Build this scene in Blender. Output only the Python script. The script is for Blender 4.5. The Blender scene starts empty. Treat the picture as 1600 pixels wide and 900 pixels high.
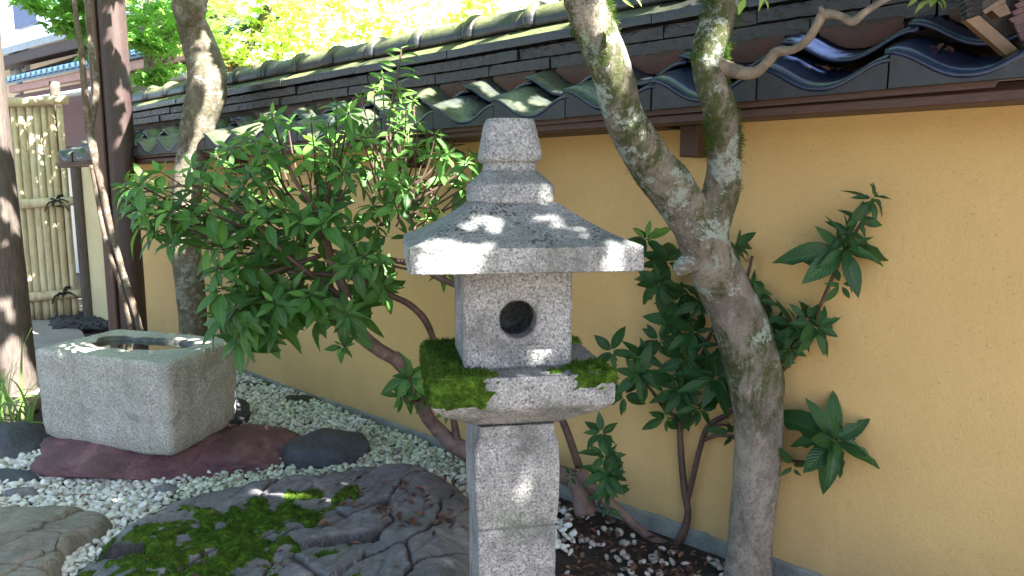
import bpy, math, random
import numpy as np
from mathutils import Vector, Matrix, Quaternion, noise
random.seed(7)
R = random.Random(11)
scene = bpy.context.scene
COL = scene.collection

# ------------------------------------------------------------------ camera
F = 1150.0                      # focal length in photo pixels (1600 wide)
PITCH = math.radians(7.8)
EYE = Vector((0, 0, 1.0))
cam_d = bpy.data.cameras.new('camera')
cam = bpy.data.objects.new('camera', cam_d)
COL.objects.link(cam)
cam.location = EYE
cam.rotation_euler = (math.pi/2 - PITCH, 0, 0)
cam_d.sensor_width = 36
cam_d.lens = F/1600*36
cam_d.clip_start = 0.02
cam_d.clip_end = 500
scene.camera = cam

# ------------------------------------------------------------------ light
SUN_AZ = math.radians(-36)      # from +X towards -Y
SUN_EL = math.radians(47)
S = Vector((math.cos(SUN_EL)*math.cos(SUN_AZ), math.cos(SUN_EL)*math.sin(SUN_AZ), math.sin(SUN_EL)))
world = bpy.data.worlds.new('World')
scene.world = world
world.use_nodes = True
wn = world.node_tree.nodes; wl = world.node_tree.links
sky = wn.new('ShaderNodeTexSky')
sky.sky_type = 'NISHITA'
sky.sun_disc = False
sky.sun_elevation = SUN_EL
sky.sun_rotation = math.atan2(S.x, S.y)
sky.air_density = 1.0
sky.dust_density = 2.2
bg = wn['Background']
wl.new(sky.outputs[0], bg.inputs[0])
bg.inputs[1].default_value = 0.05
sun_d = bpy.data.lights.new('sun', 'SUN')
sun_d.energy = 5.0
sun_d.angle = math.radians(0.4)
sun_d.color = (1.0, 0.95, 0.87)
sun = bpy.data.objects.new('sun', sun_d)
COL.objects.link(sun)
sun.rotation_euler = (-S).to_track_quat('-Z', 'Y').to_euler()
scene.view_settings.view_transform = 'Standard'
scene.view_settings.look = 'None'
scene.view_settings.gamma = 1
scene.view_settings.exposure = 3.35

# ------------------------------------------------------------------ pixel -> place
FW = Vector((0, math.cos(PITCH), -math.sin(PITCH)))
UPV = Vector((0, math.sin(PITCH), math.cos(PITCH)))
def ray(px, py):
    return Vector(((px-800)/F, 0, 0)) + UPV*((450-py)/F) + FW
def at(px, py, Y):
    d = ray(px, py)
    return EYE + d*(Y/d.y)
def gnd(px, py, z=0.0):
    d = ray(px, py)
    return EYE + d*((z-EYE.z)/d.z)
WD = Vector((-.7327, .6805, 0)).normalized()      # along the garden wall, away from the viewer
WN = Vector((-WD.y, WD.x, 0))                      # wall normal, towards the viewer
if WN.y > 0: WN = -WN
WC = -gnd(1150, 872).dot(WN)
WO = -WN*WC
def W(s, d, z): return WO + WD*s + WN*d + Vector((0, 0, z))
def wallp(px, py, d=0.0):
    r = ray(px, py)
    t = ((-WC + d) - EYE.dot(WN))/r.dot(WN)
    return EYE + r*t
def ws(p): return (p-WO).dot(WD)

def nz(v, sc=1.0, seed=0.0):
    return noise.noise(Vector((v[0]*sc+seed*7.31, v[1]*sc-seed*3.7, v[2]*sc+seed*1.9)))
def fbm(v, sc=1.0, seed=0.0, octv=4):
    s = 0; a = 1; t = 0
    for i in range(octv):
        s += a*nz(v, sc, seed+i*3.1); t += a; a *= .5; sc *= 2.03
    return s/t

# ------------------------------------------------------------------ materials
class NT:
    def __init__(self, name):
        self.m = bpy.data.materials.new(name); self.m.use_nodes = True
        self.t = self.m.node_tree; self.n = self.t.nodes
        self.b = self.n['Principled BSDF']; self.out = self.n['Material Output']
        self.tc = self.n.new('ShaderNodeTexCoord')
    def link(self, a, b): self.t.links.new(a, b)
    def noise(self, scale, detail=4, rough=.55, src='Object', dist=0, vec=None):
        x = self.n.new('ShaderNodeTexNoise'); x.inputs['Scale'].default_value = scale
        x.inputs['Detail'].default_value = detail; x.inputs['Roughness'].default_value = rough
        x.inputs['Distortion'].default_value = dist
        self.link(vec or self.tc.outputs[src], x.inputs['Vector']); return x.outputs[0]
    def vor(self, scale, src='Object', feat='F1', vec=None, out='Distance'):
        x = self.n.new('ShaderNodeTexVoronoi'); x.feature = feat; x.inputs['Scale'].default_value = scale
        self.link(vec or self.tc.outputs[src], x.inputs['Vector']); return x.outputs[out]
    def mapping(self, scale, src='Object', rot=(0,0,0)):
        x = self.n.new('ShaderNodeMapping'); x.inputs['Scale'].default_value = scale; x.inputs['Rotation'].default_value = rot
        self.link(self.tc.outputs[src], x.inputs['Vector']); return x.outputs[0]
    def ramp(self, fac, stops):
        x = self.n.new('ShaderNodeValToRGB'); r = x.color_ramp
        while len(r.elements) < len(stops): r.elements.new(.5)
        for e, (p, c) in zip(r.elements, stops):
            e.position = p; e.color = (c, c, c, 1) if not hasattr(c, '__len__') else (*c, 1)
        self.link(fac, x.inputs[0]); return x.outputs[0]
    def mix(self, fac, a, b, mode='MIX'):
        x = self.n.new('ShaderNodeMix'); x.data_type = 'RGBA'; x.blend_type = mode
        for sock, v in ((x.inputs[0], fac), (x.inputs[6], a), (x.inputs[7], b)):
            if hasattr(v, 'is_linked') or hasattr(v, 'node'): self.link(v, sock)
            elif hasattr(v, '__len__'): sock.default_value = (*v, 1)
            else: sock.default_value = v
        return x.outputs[2]
    def math(self, op, a, b=0.0, clamp=False):
        x = self.n.new('ShaderNodeMath'); x.operation = op; x.use_clamp = clamp
        for i, v in enumerate((a, b)):
            if hasattr(v, 'node'): self.link(v, x.inputs[i])
            else: x.inputs[i].default_value = v
        return x.outputs[0]
    def color(self, c):
        if hasattr(c, 'node'): self.link(c, self.b.inputs['Base Color'])
        else: self.b.inputs['Base Color'].default_value = (*c, 1)
    def rough(self, v):
        if hasattr(v, 'node'): self.link(v, self.b.inputs['Roughness'])
        else: self.b.inputs['Roughness'].default_value = v
    def bump(self, h, dist=.002, strength=1.0):
        x = self.n.new('ShaderNodeBump'); x.inputs['Distance'].default_value = dist; x.inputs['Strength'].default_value = strength
        self.link(h, x.inputs['Height']); self.link(x.outputs[0], self.b.inputs['Normal'])
    def attr(self, name):
        x = self.n.new('ShaderNodeAttribute'); x.attribute_name = name; return x
    def rnd(self):
        return self.n.new('ShaderNodeObjectInfo').outputs['Random']
    def normz(self):
        g = self.n.new('ShaderNodeNewGeometry'); s = self.n.new('ShaderNodeSeparateXYZ')
        self.link(g.outputs['Normal'], s.inputs[0]); return s.outputs[2]

def granite(name, base=(.34,.34,.33), dark=(.10,.10,.10), light=(.62,.61,.60), stain=(.10,.11,.09), stain_amt=.5, speck=230, green=0.25, topdark=.15):
    N = NT(name)
    f = N.noise(speck, 3, .7)
    c = N.ramp(f, [(.36, dark), (.46, base), (.53, base), (.63, light)])
    st = N.noise(22, 5, .7, vec=N.mapping((1,1,.16)))
    c = N.mix(N.ramp(st, [(.52, 0), (.70, .45)]), c, tuple(x*.5 for x in base))
    c = N.mix(N.ramp(N.noise(60, 5, .75), [(.50, 0), (.66, .45)]), c, light)
    big = N.noise(9, 5, .65)
    m1 = N.ramp(big, [(.45, 0), (.68, stain_amt)])
    c = N.mix(m1, c, stain)
    g = N.noise(5, 4, .6, vec=N.mapping((1,1,.6), rot=(.4,.2,1)))
    m2 = N.ramp(g, [(.52, 0), (.72, green)])
    c = N.mix(m2, c, (.10, .16, .05))
    pit = N.vor(115)
    pn = N.noise(11, 3, .6)
    pm = N.math('LESS_THAN', pit, N.math('MULTIPLY', N.ramp(pn, [(.48, 0), (.64, .42)]), 1.0))
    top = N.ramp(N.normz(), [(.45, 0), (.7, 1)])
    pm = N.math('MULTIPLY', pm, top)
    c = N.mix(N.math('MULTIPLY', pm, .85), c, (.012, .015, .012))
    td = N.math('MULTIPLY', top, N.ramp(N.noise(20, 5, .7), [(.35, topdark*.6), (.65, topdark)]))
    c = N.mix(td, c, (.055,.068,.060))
    N.color(c); N.rough(.85)
    h = N.math('ADD', N.noise(speck*.6, 4, .7), N.math('MULTIPLY', N.noise(35, 3, .6), .8))
    N.bump(h, .006, 1.0)
    return N.m
def simple(name, col, col2=None, scale=20, rough=.7, bump=.001, bscale=80, stretch=(1,1,1), spec=None):
    N = NT(name)
    v = N.mapping(stretch)
    if col2: N.color(N.mix(N.ramp(N.noise(scale, 5, .6, vec=v), [(.35, 0), (.65, 1)]), col, col2))
    else: N.color(col)
    N.rough(rough)
    if bump: N.bump(N.noise(bscale, 4, .6, vec=v), bump)
    if spec is not None: N.b.inputs['Specular IOR Level'].default_value = spec
    return N.m
M = {}
M['granite'] = granite('granite', base=(.25,.25,.26), dark=(.075,.075,.08), light=(.44,.435,.43), stain=(.070,.075,.074), stain_amt=.85, speck=240, green=.30, topdark=.45)
M['basin_granite'] = granite('basin_granite', base=(.33,.33,.30), dark=(.12,.12,.11), light=(.50,.485,.44), stain=(.17,.17,.15), stain_amt=.4, speck=170, green=.06, topdark=.04)
M['basin_granite_wet'] = simple('basin_granite_wet', (.025,.030,.024), (.08,.08,.065), 30, .5, .003, 60)

def m_plaster():
    N = NT('ochre_plaster')
    f = N.noise(3.0, 5, .6); g = N.noise(160, 4, .7)
    c = N.mix(N.ramp(f, [(.3, 0), (.7, 1)]), (.52, .345, .142), (.58, .395, .168))
    c = N.mix(N.ramp(g, [(.50, 0), (.72, .30)]), c, (.34, .22, .08))
    sp = N.vor(42); c = N.mix(N.ramp(sp, [(.0, .5), (.09, .25), (.13, 0)]), c, (.28, .17, .06))
    s = N.noise(1.2, 5, .65, vec=N.mapping((1.6,1.6,.35)))
    c = N.mix(N.ramp(s, [(.5, 0), (.75, .28)]), c, (.36, .23, .10))
    sepz = N.n.new('ShaderNodeSeparateXYZ'); N.link(N.tc.outputs['Object'], sepz.inputs[0])
    zz = N.math('ADD', sepz.outputs[2], N.math('MULTIPLY', N.noise(6, 5, .65), .16))
    c = N.mix(N.ramp(zz, [(.05, .75), (.16, .22), (.32, 0)]), c, (.20, .15, .09))
    N.color(c); N.rough(.92)
    N.bump(N.math('ADD', N.noise(220, 3, .7), N.math('MULTIPLY', N.noise(60, 3, .6), .7)), .0022, .8)
    return N.m
M['plaster'] = m_plaster()
M['pale_plaster'] = simple('pale_plaster', (.60,.52,.32), (.52,.44,.27), 4, .9, .001, 120)
M['white_plaster'] = simple('white_plaster', (.82,.80,.74), (.76,.73,.66), 4, .9, .001, 60)
M['plinth'] = simple('grey_mortar', (.13,.14,.135), (.22,.23,.22), 14, .95, .004, 50)
def m_wood(name, a, b, rough=.6, stretch=(1,1,1), scale=30):
    N = NT(name)
    v = N.mapping(stretch)
    f = N.noise(scale, 6, .7, dist=.6, vec=v)
    c = N.mix(N.ramp(f, [(.3, 0), (.7, 1)]), a, b)
    N.color(c); N.rough(rough); N.bump(f, .002, .6); return N.m
M['beam'] = m_wood('red_brown_timber', (.034,.014,.009), (.075,.032,.019), .6, (.5,.5,6))
M['post_wood'] = m_wood('dark_post_wood', (.025,.014,.013), (.065,.038,.034), .55, (6,6,.5))
M['post_edge'] = m_wood('brown_edge_board', (.085,.045,.040), (.12,.068,.060), .5, (6,6,.5))
M['old_wood'] = m_wood('weathered_wood', (.035,.028,.026), (.12,.095,.08), .8, (5,5,.6), 22)
M['grey_post'] = m_wood('mossy_grey_wood', (.06,.065,.05), (.17,.18,.14), .85, (4,4,.7), 20)
M['eave_wood'] = m_wood('light_eave_wood', (.085,.045,.020), (.16,.088,.038), .5, (2,2,2), 26)
M['soffit'] = m_wood('dark_red_soffit', (.055,.022,.022), (.14,.055,.055), .6, (3,.6,3), 30)
def m_bark(name, cols, moss=.5, lichen=.4, scale=18, lo=.22, mlo=.44):
    N = NT(name)
    f = N.noise(scale, 8, .72, dist=.5, vec=N.mapping((1,1,.6)))
    c = N.mix(N.ramp(f, [(.36, 0), (.60, 1)]), cols[0], cols[1])
    sx = N.n.new('ShaderNodeSeparateXYZ'); N.link(N.tc.outputs['Object'], sx.inputs[0])
    zz = N.ramp(sx.outputs[2], [(lo, .0), (lo+.13, 1)])
    c = N.mix(N.ramp(N.noise(130, 5, .75), [(.52, 0), (.66, .5)]), c, (.050,.042,.034))
    pk = N.ramp(N.noise(38, 6, .78, dist=.6), [(.56, 0), (.60, .8)])
    c = N.mix(pk, c, (.40,.32,.27))
    c = N.mix(N.math('MULTIPLY', zz, N.ramp(N.noise(5, 5, .7), [(.38, .05), (.62, .50)])), c, (.085,.072,.052))
    g = N.noise(7, 7, .74, vec=N.mapping((1.2,1.2,.55), rot=(.3,0,.5)), dist=.4)
    gm = N.math('MULTIPLY', N.ramp(g, [(mlo, 0), (mlo+.07, moss)]), zz)
    gm = N.math('MULTIPLY', gm, N.ramp(N.noise(75, 5, .75), [(.36, .15), (.50, 1)]))
    c = N.mix(gm, c, N.mix(N.ramp(N.noise(150, 4, .75), [(.35, 0), (.65, 1)]), (.020,.034,.006), (.075,.098,.018)))
    lic = N.ramp(N.noise(13, 7, .76, dist=.3), [(.545, 0), (.57, lichen)])
    lic = N.math('MULTIPLY', lic, N.ramp(N.noise(70, 4, .7), [(.38, 0), (.5, 1)]))
    c = N.mix(N.math('MULTIPLY', lic, N.ramp(sx.outputs[2], [(lo+.08, .1), (lo+.3, 1)])), c, (.34,.40,.36))
    N.color(c); N.rough(.92); N.b.inputs['Specular IOR Level'].default_value = .25
    N.bump(N.math('ADD', f, N.math('MULTIPLY', N.noise(120, 6, .8), .9)), .010, 1.0)
    return N.m
M['bark_front'] = m_bark('mossy_lichen_bark', ((.16,.138,.118), (.38,.335,.29)), .90, .95, mlo=.47, lo=.34)
M['bark_back'] = m_bark('grey_brown_bark', ((.075,.064,.048), (.22,.195,.15)), .45, .45, 14, mlo=.50)
M['bark_thin'] = m_bark('slim_brown_bark', ((.10,.070,.055), (.21,.16,.13)), .1, .3, 20)
M['shrub_bark'] = simple('shrub_bark', (.085,.052,.045), (.17,.115,.10), 30, .8, .002, 90)
M['red_stem'] = simple('red_brown_stem', (.050,.028,.022), (.10,.058,.044), 30, .6, .001, 90)
M['twig_bark'] = m_wood('pale_bare_twig', (.07,.055,.042), (.21,.165,.125), .85, (1,1,1), 40)

def m_tile(name, base, moss, moss_lo=.48, rough=(.18,.42), bmp=.0012, nscale=2.2):
    N = NT(name)
    pos = N.n.new('ShaderNodeNewGeometry').outputs['Position']
    f = N.noise(nscale, 5, .6, vec=pos)
    r = N.rnd()
    b = N.mix(N.ramp(N.noise(30, 5, .65, vec=pos), [(.35, 0), (.7, 1)]), base, tuple(x*1.9 for x in base))
    b = N.mix(N.math('MULTIPLY', r, .45), b, tuple(x*.45 for x in base))
    # moss and algae settle on the older, left-hand run of the roof
    dv = N.n.new('ShaderNodeVectorMath'); dv.operation = 'DOT_PRODUCT'
    N.link(pos, dv.inputs[0]); dv.inputs[1].default_value = tuple(WD)
    run = N.ramp(N.math('MULTIPLY', dv.outputs['Value'], .25), [(.24, -.0), (.40, 1.0)])
    mm = N.math('MULTIPLY', N.ramp(f, [(moss_lo-.14, 0), (moss_lo, moss)]), run)
    up = N.ramp(N.normz(), [(.15, 0), (.6, 1)])
    mm = N.math('MULTIPLY', mm, up)
    mm = N.math('MULTIPLY', mm, N.ramp(N.noise(60, 4, .7, vec=pos), [(.25, .45), (.6, 1)]))
    N.color(N.mix(mm, b, N.mix(N.ramp(N.noise(12, 3, .6, vec=pos), [(.3, 0), (.7, 1)]), (.090,.110,.045), (.19,.195,.085))))
    rr = N.n.new('ShaderNodeMapRange'); N.link(N.noise(18, 4, .6, vec=pos), rr.inputs[0])
    rr.inputs[3].default_value = rough[0]; rr.inputs[4].default_value = rough[1]
    N.rough(N.math('ADD', rr.outputs[0], N.math('MULTIPLY', mm, .25)))
    N.bump(N.noise(70, 5, .6, vec=pos), bmp)
    return N.m
M['tile'] = m_tile('smoked_tile', (.010,.016,.040), .62, .50, (.10,.32), .0008)
M['tile_mantle'] = m_tile('smoked_tile_front', (.013,.014,.017), 0.0, .5, (.45,.7))
M['ridge_tile'] = m_tile('mossy_ridge_tile', (.015,.017,.021), .95, .44, (.18,.42), .002)
M['noshi'] = m_tile('flat_ridge_tile', (.015,.014,.017), .30, .5, (.28,.5), .006)
M['mortar'] = simple('dark_ridge_mortar', (.035,.030,.028), (.07,.06,.05), 16, .95, .004, 40)
M['clay'] = simple('red_clay_bedding', (.075,.034,.024), (.035,.028,.026), 16, .95, .006, 40)
M['far_tile'] = simple('blue_glazed_tile', (.03,.07,.15), (.06,.12,.18), 8, .25, .001)
M['pink_board'] = simple('pinkish_fascia', (.42,.27,.25), (.34,.2,.19), 10, .7, .001)
M['blue_shutter'] = simple('blue_grey_shutter', (.12,.17,.34), (.15,.20,.38), 6, .5, 0)
M['grey_metal'] = simple('grey_metal', (.25,.30,.36), (.32,.36,.42), 10, .35, 0)
M['dark_window'] = simple('dark_pane', (.02,.025,.035), None, 10, .1, 0)
M['rope'] = simple('black_rope', (.010,.009,.009), (.025,.022,.02), 90, .9, .003, 200)
def m_bamboo():
    N = NT('aged_bamboo')
    r = N.rnd()
    c = N.mix(r, (.40,.32,.19), (.50,.45,.31))
    c = N.mix(N.ramp(N.noise(9, 5, .7, vec=N.mapping((3,3,.5))), [(.42, 0), (.7, .75)]), c, (.22,.15,.08))
    c = N.mix(N.ramp(N.noise(3, 3, .6), [(.5, 0), (.7, .5)]), c, (.33,.36,.22))
    N.color(c); N.rough(.5); N.bump(N.noise(60, 4, .6, vec=N.mapping((3,3,.3))), .001)
    return N.m
M['bamboo'] = m_bamboo()
def m_leaf(name, a, b, trans=.25, rough=.36, tcol=None, spec=.32):
    N = NT(name)
    at_ = N.attr('tint')
    r = N.math('FRACT', N.math('ADD', N.rnd(), at_.outputs['Fac']))
    uv = N.n.new('ShaderNodeSeparateXYZ'); N.link(N.tc.outputs['UV'], uv.inputs[0])
    c = N.mix(r, a, b)
    dx = N.math('ABSOLUTE', N.math('SUBTRACT', uv.outputs[0], .5))
    rib = N.ramp(dx, [(.012, .5), (.04, 0)])
    c = N.mix(rib, c, tuple(min(1, x*1.9+.015) for x in b))
    # side veins
    vv = N.math('SINE', N.math('MULTIPLY', N.math('SUBTRACT', uv.outputs[1], N.math('MULTIPLY', dx, .55)), 62))
    c = N.mix(N.ramp(vv, [(.75, 0), (1.0, .22)]), c, tuple(min(1, x*1.9+.01) for x in b))
    c = N.mix(N.ramp(N.noise(6, 4, .6), [(.50, 0), (.75, .55)]), c, tuple(x*.5 for x in a))
    c = N.mix(N.ramp(N.noise(9, 5, .7), [(.66, 0), (.72, .6)]), c, (b[0]*2.2+.02, b[1]*1.1, b[2]*.6))
    N.color(c); N.rough(rough); N.b.inputs['Specular IOR Level'].default_value = spec
    N.bump(vv, .0006, .5)
    tr = N.n.new('ShaderNodeBsdfTranslucent')
    tc_ = tcol or tuple(min(1, x*2.2) for x in b)
    tr.inputs[0].default_value = (*tc_, 1)
    mx = N.n.new('ShaderNodeMixShader'); mx.inputs[0].default_value = trans
    N.link(N.b.outputs[0], mx.inputs[1]); N.link(tr.outputs[0], mx.inputs[2])
    N.link(mx.outputs[0], N.out.inputs[0])
    return N.m
M['leaf'] = m_leaf('dark_shrub_leaf', (.020,.068,.016), (.070,.180,.040), .28, tcol=(.16,.36,.05))
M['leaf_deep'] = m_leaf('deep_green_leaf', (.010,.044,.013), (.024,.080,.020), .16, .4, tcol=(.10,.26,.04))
M['leaf_young_lit'] = m_leaf('young_and_sunlit_leaf', (.085,.23,.045), (.15,.32,.07), .35, tcol=(.32,.55,.08))  # fresh leaves; also paints sunlight onto the shrub's upper leaves
M['maple_leaf'] = m_leaf('maple_leaf', (.22,.34,.07), (.42,.50,.18), .55, .45, (.60,.80,.14))
M['maple_leaf_dark'] = m_leaf('maple_leaf_dark', (.07,.20,.05), (.13,.30,.07), .5, .5, (.32,.60,.12))
M['grass_blade'] = m_leaf('grass_blade', (.10,.20,.05), (.20,.30,.09), .3)
def m_moss():
    N = NT('moss')
    c = N.ramp(N.noise(45, 5, .7), [(.3, (.016,.034,.006)), (.52, (.055,.115,.012)), (.70, (.15,.24,.03))])
    c = N.mix(N.ramp(N.noise(16, 5, .7), [(.52, 0), (.72, .6)]), c, (.085,.075,.022))
    N.color(c); N.rough(.95); N.b.inputs['Specular IOR Level'].default_value = .1
    N.bump(N.noise(260, 4, .8), .006, 1); return N.m
M['moss'] = m_moss()
def m_rock(name, a, b, c3, scale=6, vein=None, bump=.006, rough=.8):
    N = NT(name)
    f = N.noise(scale, 7, .68, dist=.5)
    c = N.ramp(f, [(.30, a), (.52, b), (.72, c3)])
    c = N.mix(N.ramp(N.noise(scale*14, 5, .7), [(.4, 0), (.75, .4)]), c, tuple(x*.45 for x in a))
    if vein: c = N.mix(N.ramp(N.noise(scale*2.2, 6, .7, dist=1.2), [(.56, 0), (.66, .75)]), c, vein)
    if name == 'grey_rock':
        at_ = N.attr('crack')
        c = N.mix(N.math('MULTIPLY', at_.outputs['Fac'], .85), c, (.020,.018,.016))
    N.color(c); N.rough(rough)
    N.bump(N.math('ADD', N.noise(scale*6, 6, .7), N.math('MULTIPLY', N.noise(scale*30, 4, .7), .4)), bump, .9)
    return N.m
M['grey_rock'] = m_rock('grey_rock', (.085,.084,.096), (.165,.158,.175), (.29,.275,.29), 7, (.13,.115,.10), .010)
M['tan_rock'] = m_rock('tan_paving_rock', (.10,.092,.078), (.185,.165,.135), (.27,.24,.19), 5)
M['red_rock'] = m_rock('red_purple_rock', (.055,.022,.027), (.125,.052,.060), (.25,.13,.135), 9, (.045,.035,.042), .008, .65)
M['blue_rock'] = m_rock('blue_black_rock', (.025,.029,.037), (.050,.056,.072), (.095,.10,.12), 6, None, .008, .7)
M['mossy_rock'] = m_rock('dark_mossy_rock', (.02,.02,.016), (.04,.05,.02), (.06,.09,.02), 9, None, .008, .9)
M['tan_pebble'] = m_rock('tan_pebble', (.20,.16,.10), (.36,.30,.19), (.5,.44,.32), 12)
def m_pebble():
    N = NT('white_pebble')
    t = N.attr('tint').outputs['Color']
    c = N.mix(N.ramp(N.noise(60, 4, .6), [(.45, 0), (.75, .35)]), t, (.30,.29,.25))
    N.color(c); N.rough(.6); N.bump(N.noise(150, 3, .6), .0008); return N.m
M['pebble'] = m_pebble()
def m_soil():
    N = NT('dark_soil')
    c = N.ramp(N.noise(40, 6, .75), [(.3, (.012,.009,.007)), (.55, (.035,.024,.018)), (.75, (.085,.055,.040))])
    N.color(c); N.rough(.95); N.bump(N.noise(60, 6, .8), .012, 1); return N.m
M['soil'] = m_soil()
M['ground'] = simple('ground_earth', (.10,.085,.065), (.16,.14,.11), 3, .95, .006, 30)
M['path'] = simple('grey_path', (.24,.22,.23), (.30,.28,.28), 5, .9, .002, 90)
def m_litter():
    N = NT('dead_leaf')
    t = N.attr('tint').outputs['Color']
    N.color(t); N.rough(.7); return N.m
M['litter'] = m_litter()
def m_water():
    N = NT('still_water'); N.color((.03,.035,.025)); N.rough(.02)
    N.b.inputs['Specular IOR Level'].default_value = .9
    N.b.inputs['Coat Weight'].default_value = 1.0
    N.bump(N.noise(12, 2, .5), .0006, .3); return N.m
M['water'] = m_water()
M['hole_dark'] = granite('firebox_inner_granite', base=(.20,.20,.20), dark=(.05,.05,.05), light=(.34,.34,.34), stain=(.06,.06,.05), stain_amt=.7)

# ------------------------------------------------------------------ mesh helpers
BASE = {}
SHARP = [0]
def tag(o, label=None, cat=None, group=None, kind=None):
    if label: o['label'] = label
    if cat: o['category'] = cat
    if group: o['group'] = group
    if kind: o['kind'] = kind
    return o
def thing(name, loc, label, cat, group=None):
    o = bpy.data.objects.new(name, None); COL.objects.link(o)
    o.empty_display_size = .05
    o.location = loc; BASE[o.name] = Vector(loc)
    return tag(o, label, cat, group)
class MB:
    def __init__(self): self.v = []; self.f = []; self.uv = []; self.tint = []
    def add(self, vs, fs, uvs=None, tint=None):
        k = len(self.v); self.v.extend([tuple(x) for x in vs])
        self.f.extend([tuple(i+k for i in q) for q in fs])
        if uvs is not None: self.uv.extend(uvs)
        if tint is not None: self.tint.extend([tint]*len(vs))
        return self
    def mesh(self, name, mat, base=Vector((0,0,0)), smooth=False):
        me = bpy.data.meshes.new(name)
        vs = [(x-base[0], y-base[1], z-base[2]) for x, y, z in self.v]
        me.from_pydata(vs, [], self.f)
        mats = mat if isinstance(mat, (list, tuple)) else [mat]
        for m in mats: me.materials.append(m)
        if self.uv:
            l = me.uv_layers.new(name='UVMap')
            idx = np.empty(len(me.loops), dtype=np.int32); me.loops.foreach_get('vertex_index', idx)
            l.data.foreach_set('uv', np.array(self.uv, dtype=np.float32)[idx].ravel())
        if self.tint:
            c = me.color_attributes.new('tint', 'FLOAT_COLOR', 'POINT')
            c.data.foreach_set('color', np.array(self.tint, dtype=np.float32).ravel())
        if smooth: me.polygons.foreach_set('use_smooth', [True]*len(me.polygons))
        if smooth and SHARP[0]: me.set_sharp_from_angle(angle=SHARP[0])
        me.update(); return me
    def build(self, name, mat, parent=None, smooth=False, loc=None):
        if parent is not None: base = BASE[parent.name]
        elif loc is not None: base = Vector(loc)
        else: base = Vector((0,0,0))
        me = self.mesh(name, mat, base, smooth)
        o = bpy.data.objects.new(name, me); COL.objects.link(o)
        if parent is not None: o.parent = parent
        else: o.location = base
        BASE[o.name] = base
        return o
def inst(name, me, parent, mat4):
    o = bpy.data.objects.new(name, me); COL.objects.link(o)
    o.parent = parent
    o.matrix_local = Matrix.Translation(-BASE[parent.name]) @ mat4
    BASE[o.name] = BASE[parent.name]
    return o
def box_pts(c, ex, ey, ez):
    vs = []
    for k in (-1, 1):
        for j in (-1, 1):
            for i in (-1, 1): vs.append(c + ex*i + ey*j + ez*k)
    fs = [(0,2,3,1), (4,5,7,6), (0,1,5,4), (2,6,7,3), (0,4,6,2), (1,3,7,5)]
    return vs, fs
def bevel_box(mb, c, ex, ey, ez, b=.004):
    """box with chamfered edges"""
    L = [ex.length, ey.length, ez.length]; u = [ex.normalized(), ey.normalized(), ez.normalized()]
    b = min(b, min(L)*.45); idx = {}; vs = []
    for sx in (-1,1):
        for sy in (-1,1):
            for sz in (-1,1):
                s = (sx,sy,sz)
                for a in range(3):
                    p = c.copy()
                    for q in range(3): p += u[q]*s[q]*(L[q] if q == a else L[q]-b)
                    idx[(s,a)] = len(vs); vs.append(p)
    fs = []
    for a in range(3):
        o1, o2 = [q for q in range(3) if q != a]
        for sg in (-1,1):
            q = []
            for (i,j) in ((-1,-1),(1,-1),(1,1),(-1,1)):
                s = [0,0,0]; s[a]=sg; s[o1]=i; s[o2]=j; q.append(idx[(tuple(s),a)])
            flip = (sg < 0) ^ (a == 1)
            fs.append(tuple(reversed(q)) if flip else tuple(q))
    for a in range(3):          # edges running along axis a
        o1, o2 = [q for q in range(3) if q != a]
        for i in (-1,1):
            for j in (-1,1):
                s0=[0,0,0]; s0[a]=-1; s0[o1]=i; s0[o2]=j; s1=list(s0); s1[a]=1
                fs.append((idx[(tuple(s0),o1)], idx[(tuple(s1),o1)], idx[(tuple(s1),o2)], idx[(tuple(s0),o2)]))
    for sx in (-1,1):
        for sy in (-1,1):
            for sz in (-1,1): fs.append(tuple(idx[((sx,sy,sz),a)] for a in range(3)))
    mb.add(vs, fs)
def wbox(mb, s0, s1, d0, d1, z0, z1, b=.004):
    c = W((s0+s1)/2, (d0+d1)/2, (z0+z1)/2)
    bevel_box(mb, c, WD*abs(s1-s0)/2, WN*abs(d1-d0)/2, Vector((0,0,abs(z1-z0)/2)), b)

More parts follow.
